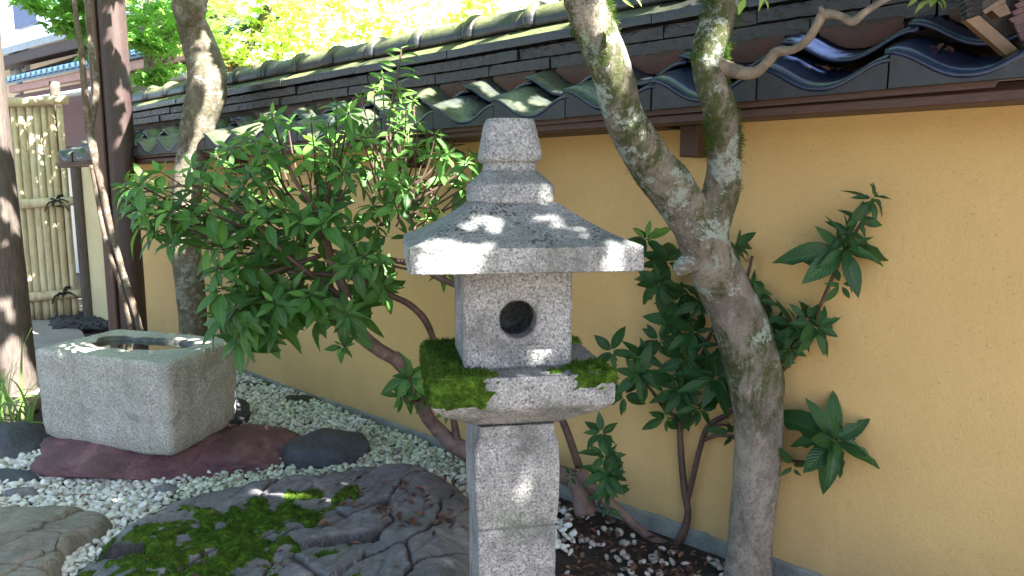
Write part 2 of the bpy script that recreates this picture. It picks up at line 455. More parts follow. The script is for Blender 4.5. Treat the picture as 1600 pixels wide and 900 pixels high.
def spline(pts, n=8):
    """Catmull-Rom through 4-tuples (x,y,z,r)"""
    P = [np.array(p, float) for p in pts]; P = [2*P[0]-P[1]] + P + [2*P[-1]-P[-2]]
    out = []
    for i in range(1, len(P)-2):
        for k in range(n):
            t = k/n; a, b, c, d = P[i-1:i+3]
            out.append(.5*((2*b) + (c-a)*t + (2*a-5*b+4*c-d)*t*t + (3*b-a-3*c+d)*t**3))
    out.append(P[-2]); return out
def tube(mb, pts, n=8, seg=10, amp=0.0, sc=12, seed=0, cap=True, flat=1.0):
    sp = spline(pts, n); prev = None; rings = []; L = len(sp)
    for i, q in enumerate(sp):
        p = Vector(q[:3]); a = Vector(sp[max(i-1,0)][:3]); b = Vector(sp[min(i+1,L-1)][:3])
        t = (b-a).normalized() if (b-a).length > 1e-9 else Vector((0,0,1))
        if prev is None: u = t.orthogonal().normalized()
        else: u = (prev - t*prev.dot(t)).normalized()
        prev = u; v = t.cross(u)
        rr = []
        for k in range(seg):
            an = 2*math.pi*k/seg; dirv = u*math.cos(an) + v*math.sin(an)*flat
            r = max(q[3], .0004)
            if amp:
                w = p + dirv*r
                r *= 1 + amp*fbm(w, sc, seed, 4) + amp*.6*nz(w, sc*.35, seed+5)
            rr.append(p + dirv*r)
        rings.append(rr)
    vs = [x for r_ in rings for x in r_]; fs = []
    for i in range(L-1):
        for k in range(seg):
            fs.append((i*seg+k, i*seg+(k+1)%seg, (i+1)*seg+(k+1)%seg, (i+1)*seg+k))
    if cap:
        vs.append(Vector(sp[0][:3])); vs.append(Vector(sp[-1][:3])); n0 = len(vs)-2
        for k in range(seg):
            fs.append((n0, (k+1)%seg, k)); fs.append((n0+1, (L-1)*seg+k, (L-1)*seg+(k+1)%seg))
    mb.add(vs, fs)
def P4(px, py, Y, rpx):
    if callable(Y): Y = Y(px, py)
    p = at(px, py, Y); return (p.x, p.y, p.z, rpx*Y/F)

def sq_lathe(mb, ctr, rot, secs, ex=8.0, seg=96, dz=.006, amp=.0015, nsc=40, seed=1, capn=8, chip=.004):
    """rounded-square stone solid: secs = [(z, halfw_x, halfw_y, exponent)]"""
    zs = []
    for i in range(len(secs)-1):
        a, b = secs[i], secs[i+1]
        ln = math.sqrt((b[0]-a[0])**2 + (b[1]-a[1])**2 + (b[2]-a[2])**2)
        m = max(1, int(ln/dz))
        for k in range(m): zs.append([a[j]+(b[j]-a[j])*k/m for j in range(4)])
    zs.append(list(secs[-1]))
    c, s = math.cos(rot), math.sin(rot)
    def pt(z, hx, hy, e, an, f=1.0):
        ca, sa = math.cos(an), math.sin(an)
        r = (abs(ca)**e + abs(sa)**e)**(-1/e)
        x, y = r*ca*hx*f, r*sa*hy*f
        return Vector((ctr[0]+x*c-y*s, ctr[1]+x*s+y*c, z))
    rows = []
    for (z, hx, hy, e) in zs: rows.append([pt(z, hx, hy, e, 2*math.pi*k/seg) for k in range(seg)])
    bot = [[pt(zs[0][0], zs[0][1], zs[0][2], zs[0][3], 2*math.pi*k/seg, j/capn) for k in range(seg)] for j in range(1, capn)]
    top = [[pt(zs[-1][0], zs[-1][1], zs[-1][2], zs[-1][3], 2*math.pi*k/seg, j/capn) for k in range(seg)] for j in range(capn-1, 0, -1)]
    rows = bot + rows + top
    vs = [x for r_ in rows for x in r_]; fs = []
    n = len(rows)
    for i in range(n-1):
        for k in range(seg):
            fs.append((i*seg+k, i*seg+(k+1)%seg, (i+1)*seg+(k+1)%seg, (i+1)*seg+k))
    fs.append(tuple(range(seg))[::-1]); fs.append(tuple((n-1)*seg+k for k in range(seg)))
    cc = Vector((ctr[0], ctr[1], (zs[0][0]+zs[-1][0])/2))
    out = []
    for p in vs:
        d = (p-cc); d.normalize()
        o = fbm(p, nsc, seed, 4)*amp + nz(p, 9, seed+3)*amp*.8
        ch = nz(p, 28, seed+8)
        if ch > .35: o -= (ch-.35)*chip*2
        out.append(p + d*o)
    mb.add(out, fs)

def moss_patch(mb, verts, faces, mask, lift=.006, tuft=.008, dens=1.0, seed=3):
    """moss cushion over the faces of a solid where mask(p, n) > 0, with fine upright tufts"""
    vs = [Vector(v) for v in verts]; nrm = [Vector((0,0,0)) for _ in vs]; keep = []
    rr = random.Random(seed)
    for f in faces:
        if len(f) > 4: continue
        a, b, c = vs[f[0]], vs[f[1]], vs[f[2]]
        n = (b-a).cross(c-a)
        if n.length < 1e-12: continue
        for i in f: nrm[i] += n
    for n in nrm:
        if n.length > 0: n.normalize()
    mk = [mask(v, n) for v, n in zip(vs, nrm)]
    idx = {}; nv = []
    for f in faces:
        if len(f) > 4 or max(mk[i] for i in f) <= -.15: continue
        q = []; solid = max(mk[i] for i in f) > 0
        for i in (f if solid else ()):
            if i not in idx:
                h = min(1, max(0, mk[i])*3)
                p = vs[i] + nrm[i]*((lift*h*(.7+.9*abs(fbm(vs[i], 60, seed)))) - (.002 if h <= 0 else 0))
                idx[i] = len(nv); nv.append(p)
            q.append(idx[i])
        if solid: keep.append(tuple(q))
        a, b, c = vs[f[0]], vs[f[1]], vs[f[2]]
        area = (b-a).cross(c-a).length*(1 if len(f) == 4 else .5)
        cnt = area*dens*9e4; cnt = int(cnt) + (1 if rr.random() < cnt-int(cnt) else 0)
        for _ in range(min(cnt, 60)):
            u, w_ = rr.random(), rr.random()
            if len(f) == 4: p = (a*(1-u)+b*u)*(1-w_) + (vs[f[3]]*(1-u)+c*u)*w_
            else:
                if u+w_ > 1: u, w_ = 1-u, 1-w_
                p = a + (b-a)*u + (c-a)*w_
            m = mask(p, nrm[f[0]])
            if m <= 0 and rr.random() < .6: continue
            if m <= -.12: continue
            m = max(m, 0)
            n = nrm[f[0]]; h = min(1, m*3)
            p = p + n*lift*h*.7
            d = (n + Vector((rr.uniform(-.7,.7), rr.uniform(-.7,.7), rr.uniform(-.2,.9)))).normalized()
            t = d.orthogonal().normalized(); t.rotate(Quaternion(d, rr.uniform(0, 6.28)))
            ln = tuft*(.5+rr.random())*(.4+.6*h); wd = .0011
            k = len(mb.v) + 0
            mb.add([p-t*wd, p+t*wd, p+d*ln], [(0,1,2)])
    mb.add(nv, keep)

def ico(sub):
    t = (1+5**.5)/2
    v = [Vector(x).normalized() for x in ((-1,t,0),(1,t,0),(-1,-t,0),(1,-t,0),(0,-1,t),(0,1,t),(0,-1,-t),(0,1,-t),(t,0,-1),(t,0,1),(-t,0,-1),(-t,0,1))]
    f = [(0,11,5),(0,5,1),(0,1,7),(0,7,10),(0,10,11),(1,5,9),(5,11,4),(11,10,2),(10,7,6),(7,1,8),(3,9,4),(3,4,2),(3,2,6),(3,6,8),(3,8,9),(4,9,5),(2,4,11),(6,2,10),(8,6,7),(9,8,1)]
    for _ in range(sub):
        mid = {}; nf = []
        def m(a, b):
            k = (min(a,b), max(a,b))
            if k not in mid: mid[k] = len(v); v.append(((v[a]+v[b])/2).normalized())
            return mid[k]
        for a, b, c in f:
            x, y, z = m(a,b), m(b,c), m(c,a); nf += [(a,x,z),(b,y,x),(c,z,y),(x,y,z)]
        f = nf
    return v, f
ICO = {k: ico(k) for k in (1, 4, 5)}
def rock_shape(c, rx, ry, rz, rot=0, seed=1, cuts=7, amp=.10, sub=5, sq=2.4):
    v, f = ICO[sub]; rr = random.Random(seed); pl = []
    for _ in range(cuts):
        n = Vector((rr.gauss(0,1), rr.gauss(0,1), rr.gauss(0,.8))).normalized(); pl.append((n, rr.uniform(.72,.92)))
    cr, sr = math.cos(rot), math.sin(rot); out = []
    for p in v:
        q = p*((abs(p.x)**sq+abs(p.y)**sq+abs(p.z)**sq)**(-1/sq))
        for n, d in pl:
            e = q.dot(n)-d
            if e > 0: q = q - n*e*.88
        q = q*(1 + amp*fbm(q, 1.4, seed, 5) + amp*.25*abs(nz(q, 6, seed+2)))
        x, y, z = q.x*rx, q.y*ry, q.z*rz
        out.append(Vector((c[0]+x*cr-y*sr, c[1]+x*sr+y*cr, c[2]+z)))
    return out, f

# ================================================================== SETTING
mb = MB()
g = 40; Z0 = -.06
xs = [-60+120*i/g for i in range(g+1)]
vs = [Vector((x, y+20, Z0)) for y in xs for x in xs]
fs = [(j*(g+1)+i, j*(g+1)+i+1, (j+1)*(g+1)+i+1, (j+1)*(g+1)+i) for j in range(g) for i in range(g)]
mb.add(vs, fs)
tag(mb.build('ground', M['ground']), kind='structure')

def bed_z(x, y):
    p = Vector((x, y, 0))
    d = (p-WO).dot(WN); s = (p-WO).dot(WD)
    z = .010*fbm(p, 3, 2) + .004*fbm(p, 22, 5)
    z += .035*math.exp(-max(d,0)/.25)*min(1, max(0, (s-1.6)/1.2))
    return z
mb = MB(); nx, ny = 170, 140; vs = []
for j in range(ny+1):
    for i in range(nx+1):
        x = -3.4+5.4*i/nx; y = .7+4.2*j/ny
        p = Vector((x, y, 0)); d = (p-WO).dot(WN)
        if d < -.03: p = p - WN*(d+.03)
        vs.append(Vector((p.x, p.y, bed_z(p.x, p.y)-.006)))
fs = [(j*(nx+1)+i, j*(nx+1)+i+1, (j+1)*(nx+1)+i+1, (j+1)*(nx+1)+i) for j in range(ny) for i in range(nx)]
mb.add(vs, fs)
tag(mb.build('soil', M['soil'], smooth=True), kind='structure')
mb = MB()
p0, p1, p2, p3 = gnd(-80, 660, -.03), gnd(150, 590, -.03), gnd(215, 505, -.03), gnd(-80, 500, -.03)
pth = [gnd(-220, 640), gnd(110, 640), gnd(150, 560), gnd(128, 520), gnd(95, 503), gnd(-220, 500)]
mb.add([Vector((p.x, p.y, .012)) for p in pth], [tuple(range(6))])
mb.add([Vector((p.x, p.y, -.05)) for p in pth], [])
k = len(mb.v)-12
mb.f += [(k+i, k+6+i, k+6+(i+1)%6, k+(i+1)%6) for i in range(6)]
tag(mb.build('path', M['path']), kind='structure')

# ================================================================== GARDEN WALL
wall = thing('garden_wall', W(2.4, 0, 0), 'ochre plastered garden wall with a dark tiled roof running along the back of the garden', 'wall')
S0, S1 = -1.9, 5.45
def ez(s): return -.006*(s-1)       # eave settles slightly
def rz_(s): return .004*(s-1.9)     # ridge
mb = MB()
ns, nh = 90, 26
for (d, flip) in ((0, False), (-.17, True)):
    vs = []
    for j in range(nh+1):
        for i in range(ns+1):
            s = S0+(S1-S0)*i/ns; z = -.08+(1.20+.08)*j/nh
            vs.append(W(s, d + (.0016*fbm((s, z, d), 5, 3) if not flip else 0), z))
    f = [(j*(ns+1)+i, j*(ns+1)+i+1, (j+1)*(ns+1)+i+1, (j+1)*(ns+1)+i) for j in range(nh) for i in range(ns)]
    if not flip: f = [tuple(reversed(q)) for q in f]
    mb.add(vs, f)
for s in (S0, S1): mb.add([W(s,0,-.08), W(s,-.17,-.08), W(s,-.17,1.2), W(s,0,1.2)], [(0,1,2,3)])
mb.add([W(S0,0,1.2), W(S1,0,1.2), W(S1,-.17,1.2), W(S0,-.17,1.2)], [(0,1,2,3)])
mb.build('wall_body', M['plaster'], wall, smooth=False)
# mortar plinth with an uneven trowelled top
mb = MB(); vs = []; n = 260
for i in range(n+1):
    s = S0+(S1-S0)*i/n
    h = (.052 if s > 1.4 else .030 + .022*max(0, (s-.2)/1.2)) + .010*fbm((s, 0, 0), 3, 4) + .004*nz((s, 1, 0), 30, 4)
    for (dd, zz) in ((.009, -.08), (.009+.002*nz((s,0,3), 20), h-.006), (.003, h+.004*nz((s,2,2), 60)), (-.002, h+.001)): vs.append(W(s, dd, zz))
fs = [(i*4+k, i*4+k+1, (i+1)*4+k+1, (i+1)*4+k) for i in range(n) for k in range(3)]
mb.add(vs, fs); mb.build('plinth', M['plinth'], wall)
# timber under the eave
mb = MB()
for i in range(5):
    a = S0+(S1-S0)*i/5; b = S0+(S1-S0)*(i+1)/5-.0015
    wbox(mb, a, b, .001, .105, 1.158+ez((a+b)/2), 1.196+ez((a+b)/2), .003)
mb.build('wall_beam', M['beam'], wall)
mb = MB()
for i in range(4):
    a = S0+(S1+.15-S0)*i/4; b = S0+(S1+.15-S0)*(i+1)/4-.0015
    wbox(mb, a, b, .150, .222, 1.150+ez((a+b)/2), 1.1715+ez((a+b)/2), .003)
mb.build('eave_board', M['beam'], wall)
for px in (1086, 641, 368, 1800):
    s = ws(wallp(px, 230, .05)); mb = MB()
    wbox(mb, s-.026, s+.026, -.004, .085, 1.077+ez(s), 1.1575+ez(s), .003)
    mb.build('bracket', M['beam'], wall)
mb = MB()
for sg in (1, -1):
    d0, d1 = (.235, -.085) if sg == 1 else (-.085, -.405)
    z0, z1 = (1.172, 1.300) if sg == 1 else (1.300, 1.172)
    a, b = .285, S1+.12
    vs = [W(a,d0,z0+ez(a)-.001), W(b,d0,z0+ez(b)-.001), W(b,d1,z1+ez(b)-.001), W(a,d1,z1+ez(a)-.001)]
    vs += [v+Vector((0,0,.014)) for v in vs]
    mb.add(vs, [(0,3,2,1),(4,5,6,7),(0,1,5,4),(1,2,6,5),(2,3,7,6),(3,0,4,7)])
mb.build('roof_bed', M['beam'], wall)

TW = .2625
def prof(u):                      # u 0..1 from one crest to the next
    return .046*(.5+.5*math.cos(2*math.pi*min(1, u)))**1.2 + .013*(1-u)**2
def tile_mesh(name, L, slope, thick=.013, mantle=False, seed=0):
    mb = MB(); nu, nl = 16, 5
    top = []; bot = []
    for j in range(nl+1):
        y = -L*j/nl
        for i in range(nu+1):
            u = i/nu*1.07-.035
            z = prof(max(0,min(1,u))) + slope*(-y) + .0012*fbm((u*.3, y, seed), 9, seed)
            e = .003 if j == 0 else 0
            top.append(Vector((-(u-.5)*TW, y - (.002 if j == 0 else 0), z - e)))
            bot.append(Vector((-(u-.5)*TW, y, z-thick)))
    w = nu+1; n = len(top); vs = top+bot; fs = []
    for j in range(nl):
        for i in range(nu):
            a = j*w+i; fs.append((a, a+w, a+w+1, a+1)); fs.append((n+a, n+a+1, n+a+w+1, n+a+w))
    for i in range(nu): fs.append((i, i+1, n+i+1, n+i)); a = nl*w+i; fs.append((a+1, a, n+a, n+a+1))
    for j in range(nl): fs.append((j*w+w, j*w, n+j*w, n+j*w+w)); a = j*w+nu; fs.append((a, a+w, n+a+w, n+a))
    mb.add(vs, fs); return mb.mesh(name, M['tile'], smooth=True)
def mantle_mesh():
    mb = MB(); nu = 16; vs = []
    for i in range(nu+1):
        u = i/nu*.985+.008; x = -(u-.5)*TW; zt = prof(u)-.0135
        zb = -.060+.034
        zb = -.017
        vs += [Vector((x, -.001, zt)), Vector((x, .0, zb)), Vector((x, -.014, zt)), Vector((x, -.014, zb))]
    fs = []
    for i in range(nu):
        a = i*4; b = a+4
        fs += [(a, b, b+1, a+1), (a+2, a+3, b+3, b+2), (a+1, b+1, b+3, a+3), (a, a+2, b+2, b)]
    fs += [(0,1,3,2), (nu*4, nu*4+2, nu*4+3, nu*4+1)]
    mb.add(vs, fs); return mb.mesh('mantle', M['tile_mantle'])
SL = .27
tm = [tile_mesh('pan_tile', .20, SL, seed=k) for k in range(4)]
mm_ = mantle_mesh()
basis = Matrix((( WD.x, WN.x, 0, 0), (WD.y, WN.y, 0, 0), (0, 0, 1, 0), (0, 0, 0, 1)))
# align crests with the photograph's: a crest stands near px 771
s_ref = ws(wallp(771, 168, .25))
k0 = -4; k1 = int((S1+.1 - s_ref)/TW)
def jit(): return Matrix.Rotation(R.uniform(-.012,.012), 4, 'Z') @ Matrix.Rotation(R.uniform(-.012,.012), 4, 'X') @ Matrix.Rotation(R.uniform(-.008,.008), 4, 'Y')
for row in range(3):
    for k in range(k0, k1+1):
        s = s_ref + (k-.5)*TW
        d = .250-.137*row
        z = 1.200 + ez(s) + row*.073
        m = Matrix.Translation(W(s, d+R.uniform(-.003,.003), z)) @ basis @ jit()
        o = inst('eave_tile' if row == 0 else 'pan_tile', tm[R.randrange(4)], wall, m)
        if row == 0:
            c = bpy.data.objects.new('mantle', mm_); COL.objects.link(c); c.parent = o; BASE[c.name] = BASE[wall.name]
for k in range(k0, k1+1):          # back slope
    s = s_ref + (k-.5)*TW
    for row in range(2):
        m = Matrix.Translation(W(s, -.42+.16*row, 1.200+ez(s)+row*.073)) @ basis @ Matrix.Rotation(math.pi, 4, 'Z')
        inst('pan_tile', tm[0], wall, m)
# red clay bedding under the ridge: one lens in each trough
clay_me = None
def clay_mesh():
    mb = MB(); nu = 14; vs = []
    for i in range(nu+1):
        u = .16+.68*i/nu; x = -(u-.5)*TW
        zb = prof(u)+.001; h = .062
        bul = .010*math.sin(math.pi*(u-.16)/.68)
        for (y, z) in ((.0+bul*.4, zb), (.006+bul, zb+(h-zb)*.5), (.0+bul*.5, h), (-.05, h)):
            vs.append(Vector((x, y+.003*nz((x, z, 1), 40), z)))
    fs = [(i*4+k, (i+1)*4+k, (i+1)*4+k+1, i*4+k+1) for i in range(nu) for k in range(3)]
    mb.add(vs, fs); return mb.mesh('clay_bedding', M['clay'], smooth=True)
clay_me = clay_mesh()
for k in range(k0, k1+1):
    s = s_ref + (k-.5)*TW
    m = Matrix.Translation(W(s, .020+R.uniform(-.004,.004), 1.200+ez(s)+.100)) @ basis
    inst('clay_bedding', clay_me, wall, m)
# ridge: two flat courses, a sloping course and the round caps
def slab_mesh(name, L, D, H, mat, seed, slope=0.0, rough=.0040):
    """flat ridge tile, front face hand-cut; local x along, y out (front at 0), z up"""
    mb = MB(); nl = 14; nhh = 3; vs = []
    for i in range(nl+1):
        x = (i/nl-.5)*L
        pr = [(-D, 0), (0, 0), (.0005, H*.33), (.0005, H*.66), (0, H*.97), (-.003, H), (-D*.5, H+slope*D*.5), (-D, H+slope*D)]
        for j, (y, z) in enumerate(pr):
            o = fbm((x, z, seed), 45, seed)*rough*(1.6 if 0 < j < 6 else .3)
            vs.append(Vector((x, y+o, z+ (o*.4 if 0 < j < 6 else 0))))
    n = 8; fs = []
    for i in range(nl):
        for j in range(n): fs.append((i*n+j, i*n+(j+1)%n, (i+1)*n+(j+1)%n, (i+1)*n+j))
    fs.append(tuple(range(n))[::-1]); fs.append(tuple(nl*n+j for j in range(n)))
    mb.add(vs, fs); return mb.mesh(name, mat)
c1 = [slab_mesh('ridge_course_tile', .2585, .10, .0325, M['noshi'], 10+k) for k in range(4)]
c2 = [slab_mesh('ridge_slope_tile', .2715, .092, .027, M['ridge_tile'], 20+k, slope=.55, rough=.0012) for k in range(4)]
RB = 1.362
def cap_mesh(name, L, r, r2=None, seg=18, thick=.010):
    mb = MB(); vs = []; r2 = r2 or r; nl = 6
    for i in range(nl+1):
        x = (i/nl-.5)*L
        rr = r + (r2-r)*(math.sin(math.pi*i/nl)**.5)
        for j in range(seg+1):
            a = math.pi*(j/seg*1.16-.08)
            vs.append(Vector((x, math.cos(a)*rr, math.sin(a)*rr*1.02)))
        for j in range(seg+1):
            a = math.pi*(j/seg*1.16-.08)
            vs.append(Vector((x, math.cos(a)*(rr-thick), math.sin(a)*(rr-thick)*1.02)))
    w = seg+1; n = 2*w; fs = []
    for i in range(nl):
        for j in range(seg):
            a = i*n+j; fs.append((a, a+1, a+n+1, a+n)); b = a+w; fs.append((b, b+n, b+n+1, b+1))
        fs.append((i*n, i*n+n, i*n+n+w, i*n+w)); a = i*n+seg; fs.append((a, a+w, a+w+n, a+n))
    for j in range(seg): fs.append((j, j+w, j+w+1, j+1)); a = nl*n+j; fs.append((a, a+1, a+w+1, a+w))
    mb.add(vs, fs); return mb.mesh(name, M['ridge_tile'], smooth=True)
capm = cap_mesh('ridge_cap', .272, .059)
colm = cap_mesh('collar', .046, .061, .074)
RS = S1-.30
for side in (1, -1):
    rot = Matrix.Identity(4) if side == 1 else Matrix.Rotation(math.pi, 4, 'Z')
    for lay in range(2):
        s = RS - .131*lay - .10
        while s > S0:
            dd = -.085 + side*(.105 - .005*lay + R.uniform(-.005,.005))
            inst('ridge_course_tile', c1[R.randrange(4)], wall, Matrix.Translation(W(s, dd, RB+rz_(s)+lay*.0385+R.uniform(-.001,.001))) @ basis @ rot @ jit())
            s -= .2635
    s = RS-.05
    while s > S0:
        inst('ridge_slope_tile', c2[R.randrange(4)], wall, Matrix.Translation(W(s, -.085+side*(.114+R.uniform(-.003,.003)), RB+rz_(s)+.0785)) @ basis @ rot @ jit())
        s -= .2740
mb = MB()
wbox(mb, S0, RS, -.165, -.005, 1.30, RB+.076, .004); wbox(mb, S0, RS, -.118, -.052, RB+.07, RB+.165, .004); mb.build('ridge_core', M['mortar'], wall)
s_cap = ws(wallp(664, 60, -.085))
q = math.floor((RS - s_cap)/.280)
s = s_cap + q*.280
while s > S0:
    zc = RB+rz_(s)+.158
    m = Matrix.Translation(W(s-.14, -.085, zc)) @ basis @ jit()
    o = inst('ridge_cap', capm, wall, m)
    c = bpy.data.objects.new('collar', colm); COL.objects.link(c); c.parent = o; c.location = (.13, 0, .001); BASE[c.name] = BASE[wall.name]
    s -= .280
# ridge end ornament at the far gable
mb = MB()
for i, (w_, h_) in enumerate(((.105, .10), (.085, .17), (.05, .235))):
    c = W(RS+.03+.012*i, -.085, RB+.02+h_/2)
    bevel_box(mb, c, WN*w_, WD*(.022-.004*i), Vector((0,0,h_/2+.02)), .012)
pts = []
for i in range(12):
    a = i/11*4.2; r = .06*(1-i/15)
    p = W(RS+.07, -.03+math.cos(a)*r, RB+.13+math.sin(a)*r); pts.append((p.x, p.y, p.z, .014*(1-i/18)))
tube(mb, pts, 3, 8)
pts = []
for i in range(12):
    a = i/11*4.2; r = .06*(1-i/15)
    p = W(RS+.07, -.14-math.cos(a)*r, RB+.13+math.sin(a)*r); pts.append((p.x, p.y, p.z, .014*(1-i/18)))
tube(mb, pts, 3, 8)
mb.build('ridge_end_ornament', M['tile'], wall, smooth=False)

# paler wall beyond, bamboo fence, posts ------------------------------------
pw = thing('pale_side_wall', at(158, 505, 5.8), 'pale cream plastered wall between the bamboo fence and the square brown post', 'wall')
a = gnd(134, 497); b = gnd(200, 515); dr = (b-a); dr.z = 0; nn = Vector((-dr.y, dr.x, 0)).normalized()
mb = MB(); c = (a+b)/2; bevel_box(mb, Vector((c.x, c.y, .60))+nn*.06, dr/2, nn*.06, Vector((0,0,.64)), .006)
mb.build('wall_body', M['pale_plaster'], pw)
mb = MB(); bevel_box(mb, Vector((c.x, c.y, 1.27))+nn*.06, dr/2*1.0, nn*.10, Vector((0,0,.028)), .006)
mb.build('coping_board', M['post_wood'], pw)

fence = thing('bamboo_fence', gnd(85, 497), 'weathered split bamboo fence panel tied with black rope behind the basin', 'fence')
YF = 5.78
fa, fb = gnd(-70, 503), gnd(131, 498)
fd = (fb-fa); fl = fd.length; fd.normalize(); fn = Vector((fd.y, -fd.x, 0))
if fn.y > 0: fn = -fn
def fpos(t, d, z): return fa + fd*t + fn*d + Vector((0,0,z))
npole = int(fl/.051)
ztop = at(70, 163, fb.y).z
def cane_mesh(seed):
    rr = random.Random(seed); mb = MB(); seg = 9; L = ztop-.01
    zs = [0]; z = rr.uniform(.08,.32)
    nodes = []
    while z < L-.03:
        nodes.append(z); z += rr.uniform(.22,.36)
    lv = [0, L]
    for q in nodes: lv += [q-.010, q-.003, q, q+.003, q+.010]
    lv = sorted(lv); vs = []
    for z in lv:
        r = .0285
        for q in nodes:
            if abs(z-q) < .001: r = .0302
            elif abs(abs(z-q)-.003) < .001: r = .0270
        for k in range(seg):
            a = 2*math.pi*k/seg; vs.append(Vector((math.cos(a)*r, math.sin(a)*r*.8, z)))
    fs = [(i*seg+k, i*seg+(k+1)%seg, (i+1)*seg+(k+1)%seg, (i+1)*seg+k) for i in range(len(lv)-1) for k in range(seg)]
    fs.append(tuple(range(seg))[::-1]); fs.append(tuple((len(lv)-1)*seg+k for k in range(seg)))
    mb.add(vs, fs); return mb.mesh('bamboo_cane', M['bamboo'], smooth=True)
canes = [cane_mesh(k) for k in range(7)]
for i in range(npole):
    p = fpos((i+.5)*.051, R.uniform(-.003,.003), 0)
    inst('bamboo_cane', canes[R.randrange(7)], fence, Matrix.Translation(p) @ Matrix.Rotation(R.uniform(-.003,.003), 4, 'Y') @ Matrix.Rotation(R.uniform(0,6), 4, 'Z'))
for py, rr_ in ((160, .032), (316, .034), (459, .036)):
    mb = MB(); z = at(90, py, fb.y).z; pts = []
    for i in range(9):
        p = fpos(fl*i/8*1.0+(.03 if i == 8 else 0), .05, z+.01*math.sin(i)); pts.append((p.x, p.y, p.z, rr_*(1.08 if i in (2,5) else 1)))
    tube(mb, pts, 3, 12); mb.build('bamboo_rail', M['bamboo'], fence, smooth=True)
for px, py in ((90, 314), (101, 458)):
    mb = MB(); c = at(px, py, fb.y-.09)
    for k in range(3):
        pts = []
        for i in range(13):
            a = 2*math.pi*i/12
            p = c + fd*((k-1)*.010+.006*math.sin(a)) + fn*(math.cos(a)*.045-.045) + Vector((0,0,math.sin(a)*.042)); pts.append((p.x,p.y,p.z,.005))
        tube(mb, pts, 3, 6, cap=False)
    for k in range(7):
        dx = R.uniform(-.10,.10); dz = R.uniform(-.08,.03); p0 = c+fn*.012; p1 = c+fd*dx*.6+fn*.03+Vector((0,0,dz*.4+.015)); p2 = c+fd*dx+fn*.012+Vector((0,0,dz))
        tube(mb, [(*p0,.006),(*p1,.006),(*p2,.004)], 4, 6)
    mb.build('rope_knot', M['rope'], fence)

def square_post(name, px, pyb, Y, wpx, htop, mat, label, cat, rot=.3, edge=None):
    b = gnd(px, pyb) if Y is None else at(px, 500, Y); b.z = 0
    t = thing(name, b, label, cat)
    mb = MB(); w = wpx*b.y/F/2
    ex = Vector((math.cos(rot), math.sin(rot), 0))*w; ey = Vector((-math.sin(rot), math.cos(rot), 0))*w
    bevel_box(mb, b+Vector((0,0,htop/2-.04)), ex, ey, Vector((0,0,htop/2+.04)), .012)
    mb.build('post', mat, t)
    return t, b, ex, ey
# square brown gate post with a narrow board on its left edge
def vert_x(px, py, Y):                      # x of a point at the given pixel
    return at(px, py, Y).x
YP = 4.0
t = thing('gate_post', Vector((at(207, 505, YP).x, YP, 0)), 'tall dark brown wooden post with a lighter edge board, behind the twin stemmed sapling', 'post')
mb = MB(); x0 = at(190, 505, YP).x; x1 = at(228, 505, YP).x
rings = []
for z in [i*.06-.02 for i in range(48)]:
    rr_ = []
    for k in range(20):
        a = 2*math.pi*k/20; r = (x1-x0)/2*(1+.04*fbm((math.cos(a), math.sin(a), z*.6), 2.2, 6))
        rr_.append(Vector(((x0+x1)/2+.0*z+math.cos(a)*r, YP+math.sin(a)*r, z)))
    rings.append(rr_)
vs = [p for r_ in rings for p in r_]
mb.add(vs, [(i*20+k, i*20+(k+1)%20, (i+1)*20+(k+1)%20, (i+1)*20+k) for i in range(47) for k in range(20)]+[tuple(47*20+k for k in range(20))])
mb.build('post_shaft', M['post_wood'], t, smooth=True)
mb = MB(); bevel_box(mb, Vector((x0-.022, YP-.02, 1.4)), Vector((.026,0,0)), Vector((0,.03,0)), Vector((0,0,1.42)), .006)
mb.build('edge_board', M['post_edge'], t)
# weathered log post at the left edge
YL = 3.3
b = Vector((at(10, 520, YL).x, YL, 0))
t = thing('log_post', b, 'thick weathered log post at the far left edge beside the grass tuft', 'post')
mb = MB(); pts = []
for i in range(9):
    z = -.03+2.5*i/8
    pts.append((b.x-.004*i-.01, YL, z, (.116-.0016*i)))
tube(mb, pts, 8, 32, .035, 5, 3); mb.build('log', M['old_wood'], t, smooth=True)
mb = MB(); q = gnd(22, 596); bevel_box(mb, Vector((b.x+.02, YL-.02, .03)), Vector((.15,0,0)), Vector((0,.13,0)), Vector((0,0,.04)), .02)
mb.build('footing_stone', M['tan_rock'], t)
# grey fence end posts
Yg = fb.y-.05
for (px, py0, y1, wpx, lab) in ((140, 500, 255, 17, 'dark wooden fence end post against the pale wall'), (117, 498, 128, 15, 'mossy grey wooden upright rising above the bamboo fence')):
    b = at(px, py0, Yg if px == 140 else Yg+.12); b.z = 0
    t = thing('fence_post', b, lab, 'post')
    mb = MB(); zt = at(px-6, y1, b.y).z; pts = [(b.x-.002*i, b.y, -.02+(zt+.02)*i/5, wpx*b.y/F/2) for i in range(6)]
    tube(mb, pts, 6, 12, .08, 6, px); mb.build('post_shaft', M['old_wood'], t, smooth=True)

# slate chips and stone at the fence foot
mb = MB()
for i in range(420):
    p = gnd(R.uniform(85, 182), R.uniform(493, 516)); a = R.uniform(0, 6.28)
    e = Vector((math.cos(a), math.sin(a), R.uniform(-.3,.3)))*R.uniform(.015,.04); f_ = Vector((-math.sin(a), math.cos(a), R.uniform(-.3,.3)))*R.uniform(.01,.025)
    v_, f2 = box_pts(Vector((p.x, p.y, .01+R.uniform(0,.02))), e, f_, Vector((0,0,.006))); mb.add(v_, f2)
tag(mb.build('slate_chips', M['blue_rock']), kind='stuff')

